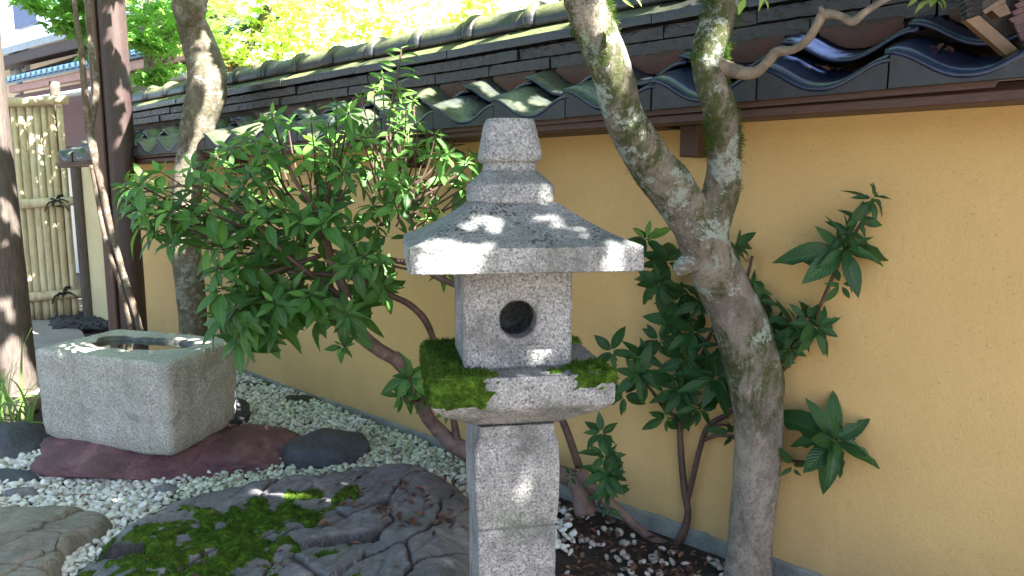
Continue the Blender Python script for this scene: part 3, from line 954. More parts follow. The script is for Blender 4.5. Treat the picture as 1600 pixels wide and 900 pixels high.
def rock_thing(name, c, rx, ry, rz, rot, seed, mat, label, cat='rock', **kw):
    mb = MB(); v, f = rock_shape(c, rx, ry, rz, rot, seed, **kw); mb.add(v, f)
    o = mb.build(name, mat, loc=(c[0], c[1], 0), smooth=True)
    tag(o, label, cat); return o, v, f
c = gnd(150, 497); rock_thing('stone', (c.x, c.y, .03), .085, .06, .055, .2, 41, M['tan_pebble'], 'small blocky tan stone at the foot of the pale wall beside the fence', 'stone', sub=4)

# ================================================================== STONE LANTERN
SHARP[0] = math.radians(38)
AL = math.radians(9.3)
ca, sa = math.cos(AL), math.sin(AL)
LC = Vector((-.004, 1.359, 0))
lan = thing('stone_lantern', LC, 'grey granite garden lantern with pyramid roof and round window in the centre', 'stone lantern')
def LP(x, y, z): return Vector((LC.x+x*ca-y*sa, LC.y+x*sa+y*ca, z))
# shaft
sh = MB()
cx = LP(-.0005, -.006, 0)
sq_lathe(sh, (cx.x, cx.y), AL, [(-.03,.0725,.086,30),(.382,.0725,.086,30),(.3855,.070,.083,30),(.389,.0735,.0875,30),(.44,.077,.0920,30),(.50,.0775,.0930,30),(.542,.0755,.0895,30),(.556,.0710,.084,30),(.558,.0695,.0825,30),(.5775,.0695,.0825,30)], seed=2, amp=.0012)
sh.build('shaft', M['granite'], lan, smooth=True)
pl = MB(); cx = LP(.003, .0, 0)
sq_lathe(pl, (cx.x, cx.y), AL, [(.578,.079,.079,24),(.586,.094,.094,24),(.612,.137,.137,24),(.630,.157,.157,26),(.634,.159,.159,26),(.678,.160,.160,26),(.684,.157,.157,26)], seed=4, amp=.0022, capn=26, seg=128)
pl.build('platform', M['granite'], lan, smooth=True)
# firebox with a round opening front and back, and a hollow core
fbx = MB(); hw = .0955; z0, z1 = .6845, .862; zc = .7705; hr = .0330
def box_face(mb, fn, hole):
    """fn(u, z) -> point; polar grid from the hole out to the square"""
    na, nr = 96, 14; vs = []
    for j in range(nr+1):
        for k in range(na):
            a = 2*math.pi*k/na; cu, cz = math.cos(a), math.sin(a)
            # outer square distance
            tx = hw/abs(cu) if abs(cu) > 1e-6 else 9; tz = ((z1-zc) if cz > 0 else (zc-z0))/abs(cz) if abs(cz) > 1e-6 else 9
            ro = min(tx, tz); t = j/nr; rj = hole*(1+.02*nz((a*2,0,1), 2)) + (ro-hole)*t
            u, z = cu*rj, zc+cz*rj
            dep = 0
            if hole*1.0 <= rj < hole*1.45: dep = -.0034
            if rj <= hole*1.01: dep = -.0055
            e = min(hw-abs(u), z-z0, z1-z)
            if e < .004: dep -= (.004-max(e,0))*.5
            dep += .0012*fbm((u, z, 3), 45, 9)*(1 if e > .001 else 0)
            vs.append(fn(u, z, dep))
    fs = [(j*na+k, (j+1)*na+k, (j+1)*na+(k+1)%na, j*na+(k+1)%na) for j in range(nr) for k in range(na)]
    mb.add(vs, fs)
box_face(fbx, lambda u, z, d: LP(u, -hw-d, z), hr)
box_face(fbx, lambda u, z, d: LP(-u, hw+d, z), hr)
box_face(fbx, lambda u, z, d: LP(-hw-d, -u, z), .020)
box_face(fbx, lambda u, z, d: LP(hw+d, u, z), .020)
for z in (z0, z1):
    fbx.add([LP(-hw+.002,-hw+.002,z), LP(hw-.002,-hw+.002,z), LP(hw-.002,hw-.002,z), LP(-hw+.002,hw-.002,z)], [(0,1,2,3)])
fbx.build('fire_box', M['granite'], lan, smooth=False)
ins = MB(); na = 48                     # inner hollow: bored tube front, chamber behind
prf = [(.0338, -hw+.003), (.0332, -hw+.022), (.0332, -hw+.040), (.046, -hw+.044), (.050, -hw+.08), (.050, -hw+.13), (.040, -hw+.15), (.0, -hw+.152)]
vs = []
for (r, y) in prf:
    for k in range(na):
        a = 2*math.pi*k/na; vs.append(LP(math.cos(a)*r, y, zc+math.sin(a)*r*(1 if r < .036 else 1.05)))
ins.add(vs, [(j*na+k, (j+1)*na+k, (j+1)*na+(k+1)%na, j*na+(k+1)%na) for j in range(len(prf)-1) for k in range(na)])
ins.build('fire_chamber', M['hole_dark'], lan, smooth=True)
ins = MB()
ins.add([LP(-hw+.006, math.cos(a)*.021, zc+math.sin(a)*.021) for a in [2*math.pi*k/24 for k in range(24)]], [tuple(range(24))])
ins.build('window_back', M['hole_dark'], lan)
# roof
rf = MB(); hR = .1930
secs = [(.8625,hR-.030,hR-.030,40),(.8630,hR-.003,hR-.003,50),(.865,hR,hR,50),(.904,hR-.001,hR-.001,50),(.9065,hR-.004,hR-.004,50)]
for i in range(1, 11):
    t = i/10; w_ = (hR-.006)+(.072-hR+.006)*t; z = .9065+.067*t - .005*math.sin(math.pi*t)
    secs.append((z, w_, w_, 45-25*t))
sq_lathe(rf, (LC.x+.0015, LC.y), AL, secs, seed=7, amp=.0018, seg=144, capn=10, chip=.007)
rf.build('roof', M['granite'], lan, smooth=True)
fi = MB()
sq_lathe(fi, (LC.x-.001, LC.y), AL, [(.9725,.0735,.0735,4.5),(.976,.0755,.0755,4.5),(1.002,.0755,.0755,4.5),(1.007,.0725,.0725,4.2),(1.022,.056,.056,3.6),(1.030,.0475,.0475,3.4),(1.042,.0465,.0465,3.4),(1.046,.053,.053,3.5),(1.052,.0560,.0560,3.5),(1.062,.0555,.0555,3.5),(1.113,.0445,.0445,3.6),(1.1205,.0405,.0405,3.6)], seed=9, amp=.0012, seg=80, dz=.004, chip=.003)
fi.build('finial', M['granite'], lan, smooth=True)
# moss on the platform and at the window's foot
def Lloc(p): d = p-LC; return (d.x*ca+d.y*sa, -d.x*sa+d.y*ca, p.z)
def mask_pl(p, n):
    x, y, z = Lloc(p)
    k = fbm(p, 38, 4)*1.5 + fbm(p, 12, 5)*.6
    left = -(x+.058) * 16 + (z-.655)*6 + k            # left third
    if x > -.02: left = -1
    if z < .640+.012*nz(p, 30) : left -= 1.2
    if n.z < -.3: left = -1
    right = -1
    if y < -.06 and z > .655 and x > .045: right = .16 + k*1.3 - abs(x-.115)*4 - max(0, -.10-y-.05)*3
    if z > .68 and (abs(x) < .097 and abs(y) < .097): return -1
    if z > .68 and x > .02 and y > .09: right = .25+k
    return max(left, right)
mo = MB(); moss_patch(mo, pl.v, pl.f, mask_pl, lift=.0045, tuft=.0065, dens=1.0, seed=5)
tag(mo.build('moss', M['moss'], lan), kind='stuff')
mo = MB()
def mask_bx(p, n):
    x, y, z = Lloc(p)
    if y > -.08: return -1
    return min(-.02, .25 - math.hypot((x-.030)/.034, (z-.703)/.026)*.42 + fbm(p, 70, 2)*.7)
moss_patch(mo, fbx.v, fbx.f, mask_bx, lift=.001, tuft=.0045, dens=3.2, seed=6)
tag(mo.build('moss', M['moss'], lan), kind='stuff')

# ================================================================== STONE BASIN
SHARP[0] = 0
ZT = .427
bc = [Vector((-1.128,2.350,0)), Vector((-1.730,2.580,0)), Vector((-1.615,2.975,0)), Vector((-1.045,2.765,0))]   # FR, FL, BL, BR
ctr = sum(bc, Vector((0,0,0)))/4
basin = thing('stone_basin', Vector((ctr.x, ctr.y, .10)), 'rough rectangular granite water basin resting on the red purple rock', 'water basin')
def bil(u, v):            # u along front (0 = FR .. 1 = FL), v front->back
    return (bc[0]*(1-u)+bc[1]*u)*(1-v) + (bc[3]*(1-u)+bc[2]*u)*v
def inset(a, e, ccx=0.0, ccy=0.0):       # rounded square in unit uv space
    ca_, sa_ = math.cos(a), math.sin(a); r = (abs(ca_)**e+abs(sa_)**e)**(-1/e)
    return r*ca_, r*sa_
bm_ = MB(); seg = 160; rows = []
def brow(z, sc, e, lift=0):
    rr_ = []
    for k in range(seg):
        a = 2*math.pi*(k+.5)/seg; x, y = inset(a, e)
        p = bil(.5-x*.5*sc, .5+y*.5*sc); p.z = z + lift; rr_.append(p)
    return rr_
prof_b = [(.098,.55,8),(.096,.82,10),(.100,.92,13),(.112,.955,15),(.15,.968,16)]
for (z, sc, e) in prof_b: rows.append(brow(z, sc, e))
for i in range(1, 30): rows.append(brow(.15+(.395-.15)*i/29, .968+.032*i/29, 16-2*i/29))
for (z, sc, e) in ((.414,.998,14),(.422,.985,13),(.426,.965,12),(.427,.94,12)): rows.append(brow(z, sc, e))
# rim to the cavity mouth (irregular, longer to the right-back)
def mouth(a, z, k):
    ca_, sa_ = math.cos(a), math.sin(a)
    r = (abs(ca_)**2.15+abs(sa_)**2.15)**(-1/2.15)
    x, y = r*ca_*.66, r*sa_*.50
    x += -.04; y += .14
    wob = 1+.07*math.sin(a*2+.6)+.05*math.sin(3*a)+.03*math.sin(5*a+1)
    p = bil(.5-(x*wob*k)*.5, .5+(y*wob*k if True else 0)*.5); p.z = z; return p
last = rows[-1]
for t in (.2,.4,.6,.8,.93):
    rr_ = []
    for k in range(seg):
        a = 2*math.pi*(k+.5)/seg; q = mouth(a, ZT, 1.0); p = last[k].lerp(q, t); p.z = ZT-.002-.003*abs(nz(p, 14)); rr_.append(p)
    rows.append(rr_)
for (z, k_) in ((ZT-.006,1.0),(ZT-.02,.985),(ZT-.05,.96),(ZT-.10,.92),(ZT-.16,.84),(ZT-.20,.6),(ZT-.21,.2)):
    rows.append([mouth(2*math.pi*(k+.5)/seg, z, k_) for k in range(seg)])
vs = [p for r_ in rows for p in r_]; out = []
for p in vs:
    d = Vector((p.x-ctr.x, p.y-ctr.y, (p.z-.27)*.8)); d.normalize()
    o = .010*fbm(p, 5, 3) + .0045*fbm(p, 28, 4)
    ch = nz(p, 11, 8)
    if ch > .3: o -= (ch-.3)*.035
    if p.z < .16: o += .006*nz(p, 8, 12)
    out.append(p + d*o)
fs = [(i*seg+k, (i+1)*seg+k, (i+1)*seg+(k+1)%seg, i*seg+(k+1)%seg) for i in range(len(rows)-1) for k in range(seg)]
fs.append(tuple(range(seg))); fs.append(tuple((len(rows)-1)*seg+k for k in range(seg))[::-1])
bm_.add(out, fs); bo = bm_.build('trough', [M['basin_granite'], M['basin_granite_wet']], basin, smooth=True)
nrow_in = len(rows)-7
mi = np.zeros(len(fs), dtype=np.int32); mi[(nrow_in-1)*seg:] = 1; mi[(len(rows)-1)*seg] = 0
bo.data.polygons.foreach_set('material_index', mi)
wt = MB(); zz = ZT-.020
wt.add([Vector(((mouth(2*math.pi*k/64, zz, .99)).x, (mouth(2*math.pi*k/64, zz, .99)).y, zz)) for k in range(64)], [tuple(range(64))])
wt.build('water', M['water'], basin)

# ================================================================== ROCKS
c = gnd(238, 728, .02)
rock_thing('red_rock', (c.x-.02, c.y+.10, .035), .46, .24, .085, .12, 12, M['red_rock'], 'long low red purple rock lying under the granite basin', amp=.12, cuts=9)
c = gnd(390, 715, .02)
rock_thing('red_rock', (c.x-.02, c.y+.04, .02), .20, .19, .085, -.4, 15, M['red_rock'], 'dull maroon rock to the right of the basin, beside the blue black boulder', amp=.12)
c = gnd(508, 722, .0)
rock_thing('blue_rock', (c.x, c.y+.02, .025), .158, .115, .100, .25, 22, M['blue_rock'], 'smooth blue black boulder set in the white pebbles, left of the lantern', 'boulder', cuts=6, amp=.08)
c = gnd(352, 672, .0)
rock_thing('blue_rock', (c.x, c.y+.05, .03), .10, .085, .085, .7, 27, M['blue_rock'], 'angular blue black stone wedged beside the right side of the basin', 'stone', cuts=8)
c = gnd(311, 684, .03)
rock_thing('stone', (c.x, c.y, .06), .048, .035, .032, .5, 31, M['tan_pebble'], 'small tan yellow stone tucked under the right side of the basin', 'stone', sub=4)
c = gnd(468, 640, .0)
rock_thing('mossy_rock', (c.x, c.y+.03, .0), .125, .07, .055, -.35, 33, M['mossy_rock'], 'dark mossy rock half buried in pebbles near the wall foot', sub=4)
c = gnd(400, 612, .0)
rock_thing('mossy_rock', (c.x, c.y, .0), .16, .075, .045, -.2, 35, M['mossy_rock'], 'dark brown rock half buried behind the right corner of the basin', sub=4)
c = gnd(12, 716, .0)
rock_thing('blue_rock', (c.x-.05, c.y+.05, .015), .17, .13, .095, .2, 38, M['blue_rock'], 'dark grey boulder at the left edge below the grass tuft', 'boulder')
c = gnd(30, 752, .0)
rock_thing('grey_stone', (c.x-.03, c.y, .0), .115, .06, .042, .1, 44, M['blue_rock'], 'flat grey stone in the pebbles at the left edge, above the smaller one', 'stone', sub=4)
c = gnd(38, 777, .0)
rock_thing('grey_stone', (c.x, c.y, .0), .075, .035, .030, .0, 46, M['grey_rock'], 'small flat grey stone in the pebbles just behind the tan stepping stone', 'stone', sub=4)
c = gnd(262, 772, .0)
rock_thing('grey_stone', (c.x, c.y, .01), .040, .024, .024, .1, 49, M['grey_rock'], 'small pale stone touching the front of the red rock', 'stone', sub=4)

def flat_rock(name, outline, H, seeds, aniso_dir, aniso, mat, label, seed, moss=None, tilt=(0,0), nth=520, nr=150, crack=.013, cw=.0033, edge=5.0, cat='rock'):
    pts = [Vector((p.x, p.y)) for p in outline]
    c = sum(pts, Vector((0,0)))/len(pts)
    rads = []
    for i in range(nth):
        a = 2*math.pi*i/nth; d = Vector((math.cos(a), math.sin(a))); best = .01
        for j in range(len(pts)):
            p, q = pts[j]-c, pts[(j+1)%len(pts)]-c; e = q-p
            den = d.x*e.y-d.y*e.x
            if abs(den) < 1e-9: continue
            t = (p.x*e.y-p.y*e.x)/den; u = (p.x*d.y-p.y*d.x)/den
            if t > 0 and -1e-6 <= u <= 1+1e-6: best = max(best, t)
        rads.append(best)
    r = np.array(rads)
    for _ in range(3): r = (np.roll(r, 6)+np.roll(r, 3)+r+np.roll(r, -3)+np.roll(r, -6))/5
    th = np.arange(nth)*2*np.pi/nth
    for i in range(nth): r[i] *= 1+.035*fbm((math.cos(th[i])*2, math.sin(th[i])*2, seed), 1.6, seed)
    tt = np.linspace(.004, 1.0, nr)**.8
    X = c.x + np.outer(tt, r*np.cos(th)); Y = c.y + np.outer(tt, r*np.sin(th)); T = np.outer(tt, np.ones(nth))
    ad = np.array([aniso_dir.x, aniso_dir.y]); ad /= np.linalg.norm(ad)
    SD = np.array([[s.x, s.y] for s in seeds]); rs = np.random.RandomState(seed)
    flatX, flatY = X.ravel(), Y.ravel()
    wx = np.array([fbm((x, y, 0), 5, seed, 4) for x, y in zip(flatX, flatY)]); wy = np.array([fbm((x, y, 9), 5, seed+4, 4) for x, y in zip(flatX, flatY)])
    qx = flatX+wx*.065; qy = flatY+wy*.065
    def dist(k):
        dx = qx-SD[k,0]; dy = qy-SD[k,1]
        al = dx*ad[0]+dy*ad[1]; pe = -dx*ad[1]+dy*ad[0]
        return np.hypot(al/aniso, pe)
    D = np.stack([dist(k) for k in range(len(SD))]); o = np.argsort(D, axis=0)[:2]
    f1 = np.take_along_axis(D, o[:1], 0)[0]; f2 = np.take_along_axis(D, o[1:2], 0)[0]; e = f2-f1; cell = o[0]
    off = rs.uniform(-.007, .008, len(SD)); sx = rs.uniform(-.11, .11, len(SD)); sy = rs.uniform(-.14, .06, len(SD))
    z = H*(1-T.ravel()**edge)**.75
    lobes = off[cell] + sx[cell]*(flatX-SD[cell,0]) + sy[cell]*(flatY-SD[cell,1])
    fade = np.clip(e/.03, 0, 1)
    fine = np.array([fbm((x*1, y*1, 3), 9, seed+9, 5) for x, y in zip(flatX, flatY)])
    fine2 = np.array([abs(nz((x, y*1.5, 1), 26, seed+3)) for x, y in zip(flatX, flatY)])
    z = z + lobes*np.clip((1-T.ravel())*6, 0, 1) + fine*.014 + fine2*.004
    wvar = .55+.9*np.array([abs(nz((x, y, 2), 4, seed+1)) for x, y in zip(flatX, flatY)])
    cr = np.exp(-(e/(cw*wvar*1.6))**2)
    z -= crack*cr + .0025*np.exp(-(e/.010)**2)
    gl = np.array([1-abs(nz(((x*ad[0]+y*ad[1])*.35, (-x*ad[1]+y*ad[0]), 0), 17, seed+6))*2 for x, y in zip(flatX, flatY)])
    z -= np.clip(gl-.72, 0, 1)*.022
    z += tilt[0]*(flatX-c.x)+tilt[1]*(flatY-c.y)
    z = np.where(T.ravel() > .985, np.minimum(z, -.02), z)
    mb = MB(); vs = [Vector((x, y, zz)) for x, y, zz in zip(flatX, flatY, z)]
    fs = [(j*nth+k, (j+1)*nth+k, (j+1)*nth+(k+1)%nth, j*nth+(k+1)%nth) for j in range(nr-1) for k in range(nth)]
    fs.append(tuple(range(nth)))
    mb.add(vs, fs)
    t = thing(name, Vector((c.x, c.y, 0)), label, cat)
    SHARP[0] = math.radians(32); ob = mb.build('rock_body', mat, t, smooth=True); SHARP[0] = 0
    a_ = ob.data.attributes.new('crack', 'FLOAT', 'POINT'); a_.data.foreach_set('value', cr.astype(np.float32))
    if moss:
        mo = MB(); moss_patch(mo, mb.v, mb.f[:-1], moss, lift=.007, tuft=.009, dens=.55, seed=seed)
        tag(mo.build('moss', M['moss'], t), kind='stuff')
    return t, vs

def G(l, z=.0): return [gnd(x, y, z) for x, y in l]
big_out = G([(85,915),(150,868),(230,826),(310,800),(420,772),(500,756),(600,742),(660,742),(735,776),(748,850),(752,990),(640,1120),(360,1130),(100,1010)], .02)
big_seeds = G([(140,895),(230,870),(300,820),(400,790),(455,830),(380,870),(300,890),(480,775),(560,765),(640,760),(700,775),(560,800),(640,800),(520,850),(450,890),(600,870),(700,860),(560,920),(700,950),(400,950),(250,960),(330,1020),(520,1020),(660,1050),(490,800),(690,815),(180,930)], .12)
def mask_big(p, n):
    # moss lies across the left part of the rock
    best = -1
    for (px, py, rx, ry) in ((250,842,.17,.07),(330,815,.16,.065),(420,797,.13,.050),(300,872,.17,.05),(465,764,.07,.022),(540,760,.05,.02),(380,842,.12,.04),(505,846,.03,.012),(230,888,.10,.03)):
        q = gnd(px, py, .12)
        a = (q-p); dd = 1-math.hypot((a.x)/rx, (a.y)/(ry*1.9))
        best = max(best, dd)
    return best*.60 - .03 + fbm(p, 14, 4)*1.2 if n.z > .3 else -1
dirA = gnd(640, 740)-gnd(400, 880)
big, bigv = flat_rock('flat_boulder', big_out, .095, big_seeds, dirA, 2.7, M['grey_rock'], 'large flat cracked grey boulder with green moss in front of the basin and lantern', 5, moss=mask_big, tilt=(.0,.02), cat='boulder', edge=9.0)
sm_out = G([(-90,805),(60,806),(150,812),(182,826),(168,848),(128,868),(112,884),(86,905),(70,960),(-90,980)], .0)
sm_seeds = G([(30,820),(120,822),(150,840),(-20,840),(60,850),(100,870),(20,870),(60,900),(-30,900),(10,940),(150,860)], .05)
flat_rock('stepping_stone', sm_out, .060, sm_seeds, Vector((1,.3,0)), 1.4, M['tan_rock'], 'cracked flat tan stepping stone at the lower left corner', 9, tilt=(0,0), nth=360, nr=90, crack=.010, cw=.004, edge=9, cat='stepping stone')

# ---- pebbles
blocks = []       # ellipses (x, y, rx, ry, rot) where pebbles are not needed
mb = MB(); iv, if_ = ICO[1]
iv = [Vector(v) for v in iv]
def peb(mb, c, r, rr):
    q = Quaternion((rr.gauss(0,1), rr.gauss(0,1), rr.gauss(0,1), rr.gauss(0,1))).normalized() if False else None
    a = rr.uniform(0, 6.28); ca_, sa_ = math.cos(a), math.sin(a); tx, ty = rr.uniform(-.5,.5), rr.uniform(-.5,.5)
    fx, fy, fz = r*rr.uniform(.95,1.45), r*rr.uniform(.75,1.0), r*rr.uniform(.55,.8)
    ph = rr.uniform(0, 6)
    vs = []
    for v in iv:
        k = 1+.13*math.sin(3*v.x+ph)+.09*math.sin(4*v.y+ph*2)
        x, y, z = v.x*fx*k, v.y*fy*k, v.z*fz*k
        z2 = z + x*tx + y*ty
        vs.append((c[0]+x*ca_-y*sa_, c[1]+x*sa_+y*ca_, c[2]+z2))
    return vs
def inpoly(x, y, poly):
    ins_ = False; n = len(poly)
    for i in range(n):
        a, b = poly[i], poly[(i+1)%n]
        if (a.y > y) != (b.y > y) and x < (b.x-a.x)*(y-a.y)/(b.y-a.y)+a.x: ins_ = not ins_
    return ins_
zone = G([(-140,690),(40,700),(62,690),(90,720),(355,640),(350,578),(380,572),(432,592),(540,630),(640,670),(740,722),(880,790),(905,850),(740,900),(560,830),(420,800),(300,830),(190,900),(90,905),(60,840),(-140,815)])
rr = random.Random(3); step = .0195; npb = 0
bigP = [Vector((p.x, p.y, 0)) for p in big_out]; cb = sum(bigP, Vector((0,0,0)))/len(bigP); bigP = [cb+(p-cb)*.93 for p in bigP]
smP = [Vector((p.x, p.y, 0)) for p in sm_out]; cs_ = sum(smP, Vector((0,0,0)))/len(smP); smP = [cs_+(p-cs_)*.93 for p in smP]
x0_, x1_ = min(p.x for p in zone), max(p.x for p in zone); y0_, y1_ = min(p.y for p in zone), max(p.y for p in zone)
for layer in range(2):
    y = y0_; row = 0
    while y < y1_:
        x = x0_ + (row%2)*step/2
        while x < x1_:
            px, py = x+rr.uniform(-.4,.4)*step, y+rr.uniform(-.4,.4)*step
            x += step
            if layer == 1 and rr.random() < .45: continue
            if not inpoly(px, py, zone) or inpoly(px, py, bigP) or inpoly(px, py, smP): continue
            if (Vector((px, py, 0))-WO).dot(WN) < .022: continue
            z = bed_z(px, py) + .004 + layer*.010 + rr.uniform(0,.004)
            # pebbles thin out towards the lantern's right
            thin = fbm((px, py, 0), 4, 8)
            if px > .06 and rr.random() < .55: continue
            if thin < -.42 and rr.random() < .5: continue
            b_ = rr.uniform(.38,.68); hue = rr.random()
            g_ = fbm((px, py, 4), 1.3, 6)
            t_ = (b_*.97, b_*(.97+.02*hue), b_*(.90+.05*hue))
            if g_ > -.02 and px > -1.1: t_ = (b_*.86, b_*.94, b_*.76)
            if rr.random() < .16: q_ = rr.uniform(.35,.75); t_ = (b_*q_, b_*q_*.93, b_*q_*.8)
            if px < -1.0: t_ = tuple(q*1.04 for q in t_)
            r_ = rr.uniform(.0075,.0118) if px > -1.15 else rr.uniform(.009,.0135)
            mb.add(peb(mb, (px, py, z), r_, rr), if_, tint=(*t_, 1)); npb += 1
        y += step*.87; row += 1
# sparse pinkish pebbles on the leaf litter, right
zone2 = G([(886,790),(960,815),(1060,862),(1140,885),(1300,960),(1300,1100),(880,1100)])
for _ in range(1500):
    px, py = rr.uniform(.0,1.1), rr.uniform(1.2,2.5)
    if not inpoly(px, py, zone2) or (Vector((px, py, 0))-WO).dot(WN) < .03: continue
    if fbm((px, py, 0), 9, 2) < -.08: continue
    b_ = rr.uniform(.22,.55)
    mb.add(peb(mb, (px, py, bed_z(px, py)+.005), rr.uniform(.006,.0115), rr), if_, tint=(b_*1.0, b_*.90, b_*.84, 1))
peb_o = tag(mb.build('white_pebbles', M['pebble'], smooth=True), kind='stuff')

# ---- dead leaves
mb = MB()
def dead_leaf(mb, p, L, rr, up=Vector((0,0,1))):
    a = rr.uniform(0, 6.28); d = Vector((math.cos(a), math.sin(a), rr.uniform(-.15,.4))).normalized(); s = d.cross(up).normalized()*L*rr.uniform(.2,.34)
    cu = rr.uniform(.05,.28)*L; b = rr.uniform(.5,1.0); c = rr.choice(((.11,.038,.024),(.14,.055,.032),(.06,.028,.02),(.18,.09,.05),(.09,.034,.032)))
    n = up
    vs = [p, p+d*L*.3+s-n*0+n*cu, p+d*L*.3, p+d*L*.3-s+n*cu, p+d*L*.68+s*.85+n*cu*1.2, p+d*L*.68+n*cu*.3, p+d*L*.68-s*.85+n*cu, p+d*L+n*cu*.9]
    fs = [(0,2,1),(0,3,2),(1,2,5,4),(2,3,6,5),(4,5,7),(5,6,7)]
    mb.add(vs, fs, tint=(c[0]*b, c[1]*b, c[2]*b, 1))
rr = random.Random(21)
rock_pts = {}
for v in bigv: rock_pts.setdefault((round(v.x/.02), round(v.y/.02)), v.z)
for _ in range(1900):
    px, py = rr.uniform(.0,1.0), rr.uniform(1.3,2.4)
    if not inpoly(px, py, zone2): continue
    dead_leaf(mb, Vector((px, py, bed_z(px, py)+.006+rr.uniform(0,.012))), rr.uniform(.010,.026), rr)
for _ in range(90):
    q = gnd(rr.gauss(640, 70), rr.gauss(775, 22), .12); key = (round(q.x/.02), round(q.y/.02))
    if key in rock_pts: dead_leaf(mb, Vector((q.x, q.y, rock_pts[key]+.004)), rr.uniform(.018,.034), rr)
for _ in range(20):
    q = gnd(rr.uniform(150, 450), rr.uniform(780, 890), .12); key = (round(q.x/.02), round(q.y/.02))
    if key in rock_pts: dead_leaf(mb, Vector((q.x, q.y, rock_pts[key]+.006)), rr.uniform(.012,.024), rr)
for _ in range(120):
    q = gnd(rr.uniform(60, 740), rr.uniform(650, 800), .0); dead_leaf(mb, Vector((q.x, q.y, .024)), rr.uniform(.010,.022), rr)
for _ in range(240):
    q = gnd(rr.gauss(400, 60), rr.gauss(640, 30), .0); dead_leaf(mb, Vector((q.x, q.y, .014)), rr.uniform(.012,.022), rr)
tag(mb.build('fallen_leaves', M['litter']), kind='stuff')

# ================================================================== TREES IN FRONT
def tree_part(name, pts, mat, parent, seg=36, n=10, amp=.10, sc=10, seed=1, smooth=True):
    mb = MB(); tube(mb, [P4(*p) for p in pts], n, seg, amp, sc, seed); return mb.build(name, mat, parent, smooth=smooth)
YT = 1.56
ft = thing('garden_tree', gnd(1168, 935), 'mossy forked tree with pale lichen bark standing right of the lantern', 'tree')
trunk = tree_part('trunk', [(1172,975,1.760,50),(1168,935,1.760,43),(1170,880,1.760,37),(1176,800,1.760,36),(1183,720,1.760,38),(1185,650,1.760,39.5),(1178,580,1.760,43),(1158,510,1.760,43),(1130,450,1.760,40),(1105,395,1.723,39),(1092,350,1.693,40),(1090,325,1.677,30)], M['bark_front'], ft, 56, 16, .11, 11, 3)
tree_part('limb', [(1108,392,1.721,34),(1090,355,1.697,36),(1052,300,1.650,36),(1010,245,1.593,34),(975,185,1.533,31),(958,120,1.500,31),(935,60,1.490,32),(917,10,1.480,32),(905,-60,1.480,31),(880,-200,1.510,28),(860,-380,1.560,24)], M['bark_front'], ft, 44, 14, .12, 11, 5)
tree_part('limb', [(1100,390,1.720,30),(1112,345,1.690,30),(1128,290,1.653,27),(1132,235,1.617,25),(1127,180,1.580,26),(1112,130,1.560,24),(1106,85,1.560,24),(1118,40,1.560,26),(1133,-10,1.560,27),(1160,-120,1.552,25),(1200,-300,1.520,20)], M['bark_front'], ft, 40, 14, .13, 12, 6)
# broken stubs and a burr
tree_part('stub', [(1100,395,1.693,20),(1068,415,1.707,14),(1056,424,1.713,9)], M['bark_front'], ft, 16, 6, .2, 20, 7)
tree_part('stub', [(945,75,1.490,18),(972,100,1.480,13),(982,118,1.480,5)], M['bark_front'], ft, 16, 6, .2, 20, 8)
tree_part('branch', [(1110,102,1.550,15),(1135,108,1.540,12),(1160,114,1.512,10),(1182,112,1.494,8.5),(1200,96,1.470,7.5),(1213,82,1.460,8),(1240,77,1.438,6.5),(1262,62,1.410,6.5),(1278,38,1.398,6.5),(1288,22,1.390,7.5),(1312,25,1.370,6),(1332,33,1.354,6.5),(1350,20,1.340,5.5),(1372,6,1.340,5),(1410,-14,1.340,4.5),(1500,-60,1.340,4)], M['twig_bark'], ft, 16, 9, .30, 34, 9)
tree_part('twig', [(1288,22,1.390,6),(1283,15,1.384,4),(1281,11,1.385,3)], M['twig_bark'], ft, 8, 4, .1, 30, 9)
# small moss tufts on both limbs' upper-left sides (real cushions)
def limb_moss(pts, n, seed):
    mb = MB(); rr = random.Random(seed); sp = spline([P4(*p) for p in pts], 16)
    for _ in range(n):
        q = sp[rr.randrange(len(sp))]; a = rr.uniform(0, 6.28)
        d = Vector((math.cos(a), -abs(math.sin(a))*.8-.1, math.sin(a*1.7)*.3)).normalized(); p = Vector(q[:3])
        if fbm(p+d*q[3], 14, seed) < .06: continue
        p = p + d*q[3]*.99
        for _k in range(6):
            o = Vector((rr.gauss(0,.004), rr.gauss(0,.003), rr.gauss(0,.006))); dd = (d+Vector((rr.uniform(-.5,.5), rr.uniform(-.5,.5), rr.uniform(-.2,.7)))).normalized()
            t = dd.orthogonal().normalized()*.0009; mb.add([p+o-t, p+o+t, p+o+dd*rr.uniform(.003,.007)], [(0,1,2)])
    return mb
mbm = limb_moss([(1052,300,1.650,35),(1010,245,1.593,33),(970,185,1.533,31),(950,120,1.500,32),(935,60,1.490,32),(915,0,1.480,32)], 2600, 2)
mb2 = limb_moss([(1128,290,1.653,27),(1130,235,1.617,27),(1122,180,1.580,27),(1108,130,1.560,25),(1108,85,1.560,26),(1120,40,1.560,28),(1133,-10,1.560,28)], 2600, 3)
k = len(mbm.v); mbm.v += mb2.v; mbm.f += [tuple(i+k for i in f) for f in mb2.f]
tag(mbm.build('moss', M['moss'], ft), kind='stuff')

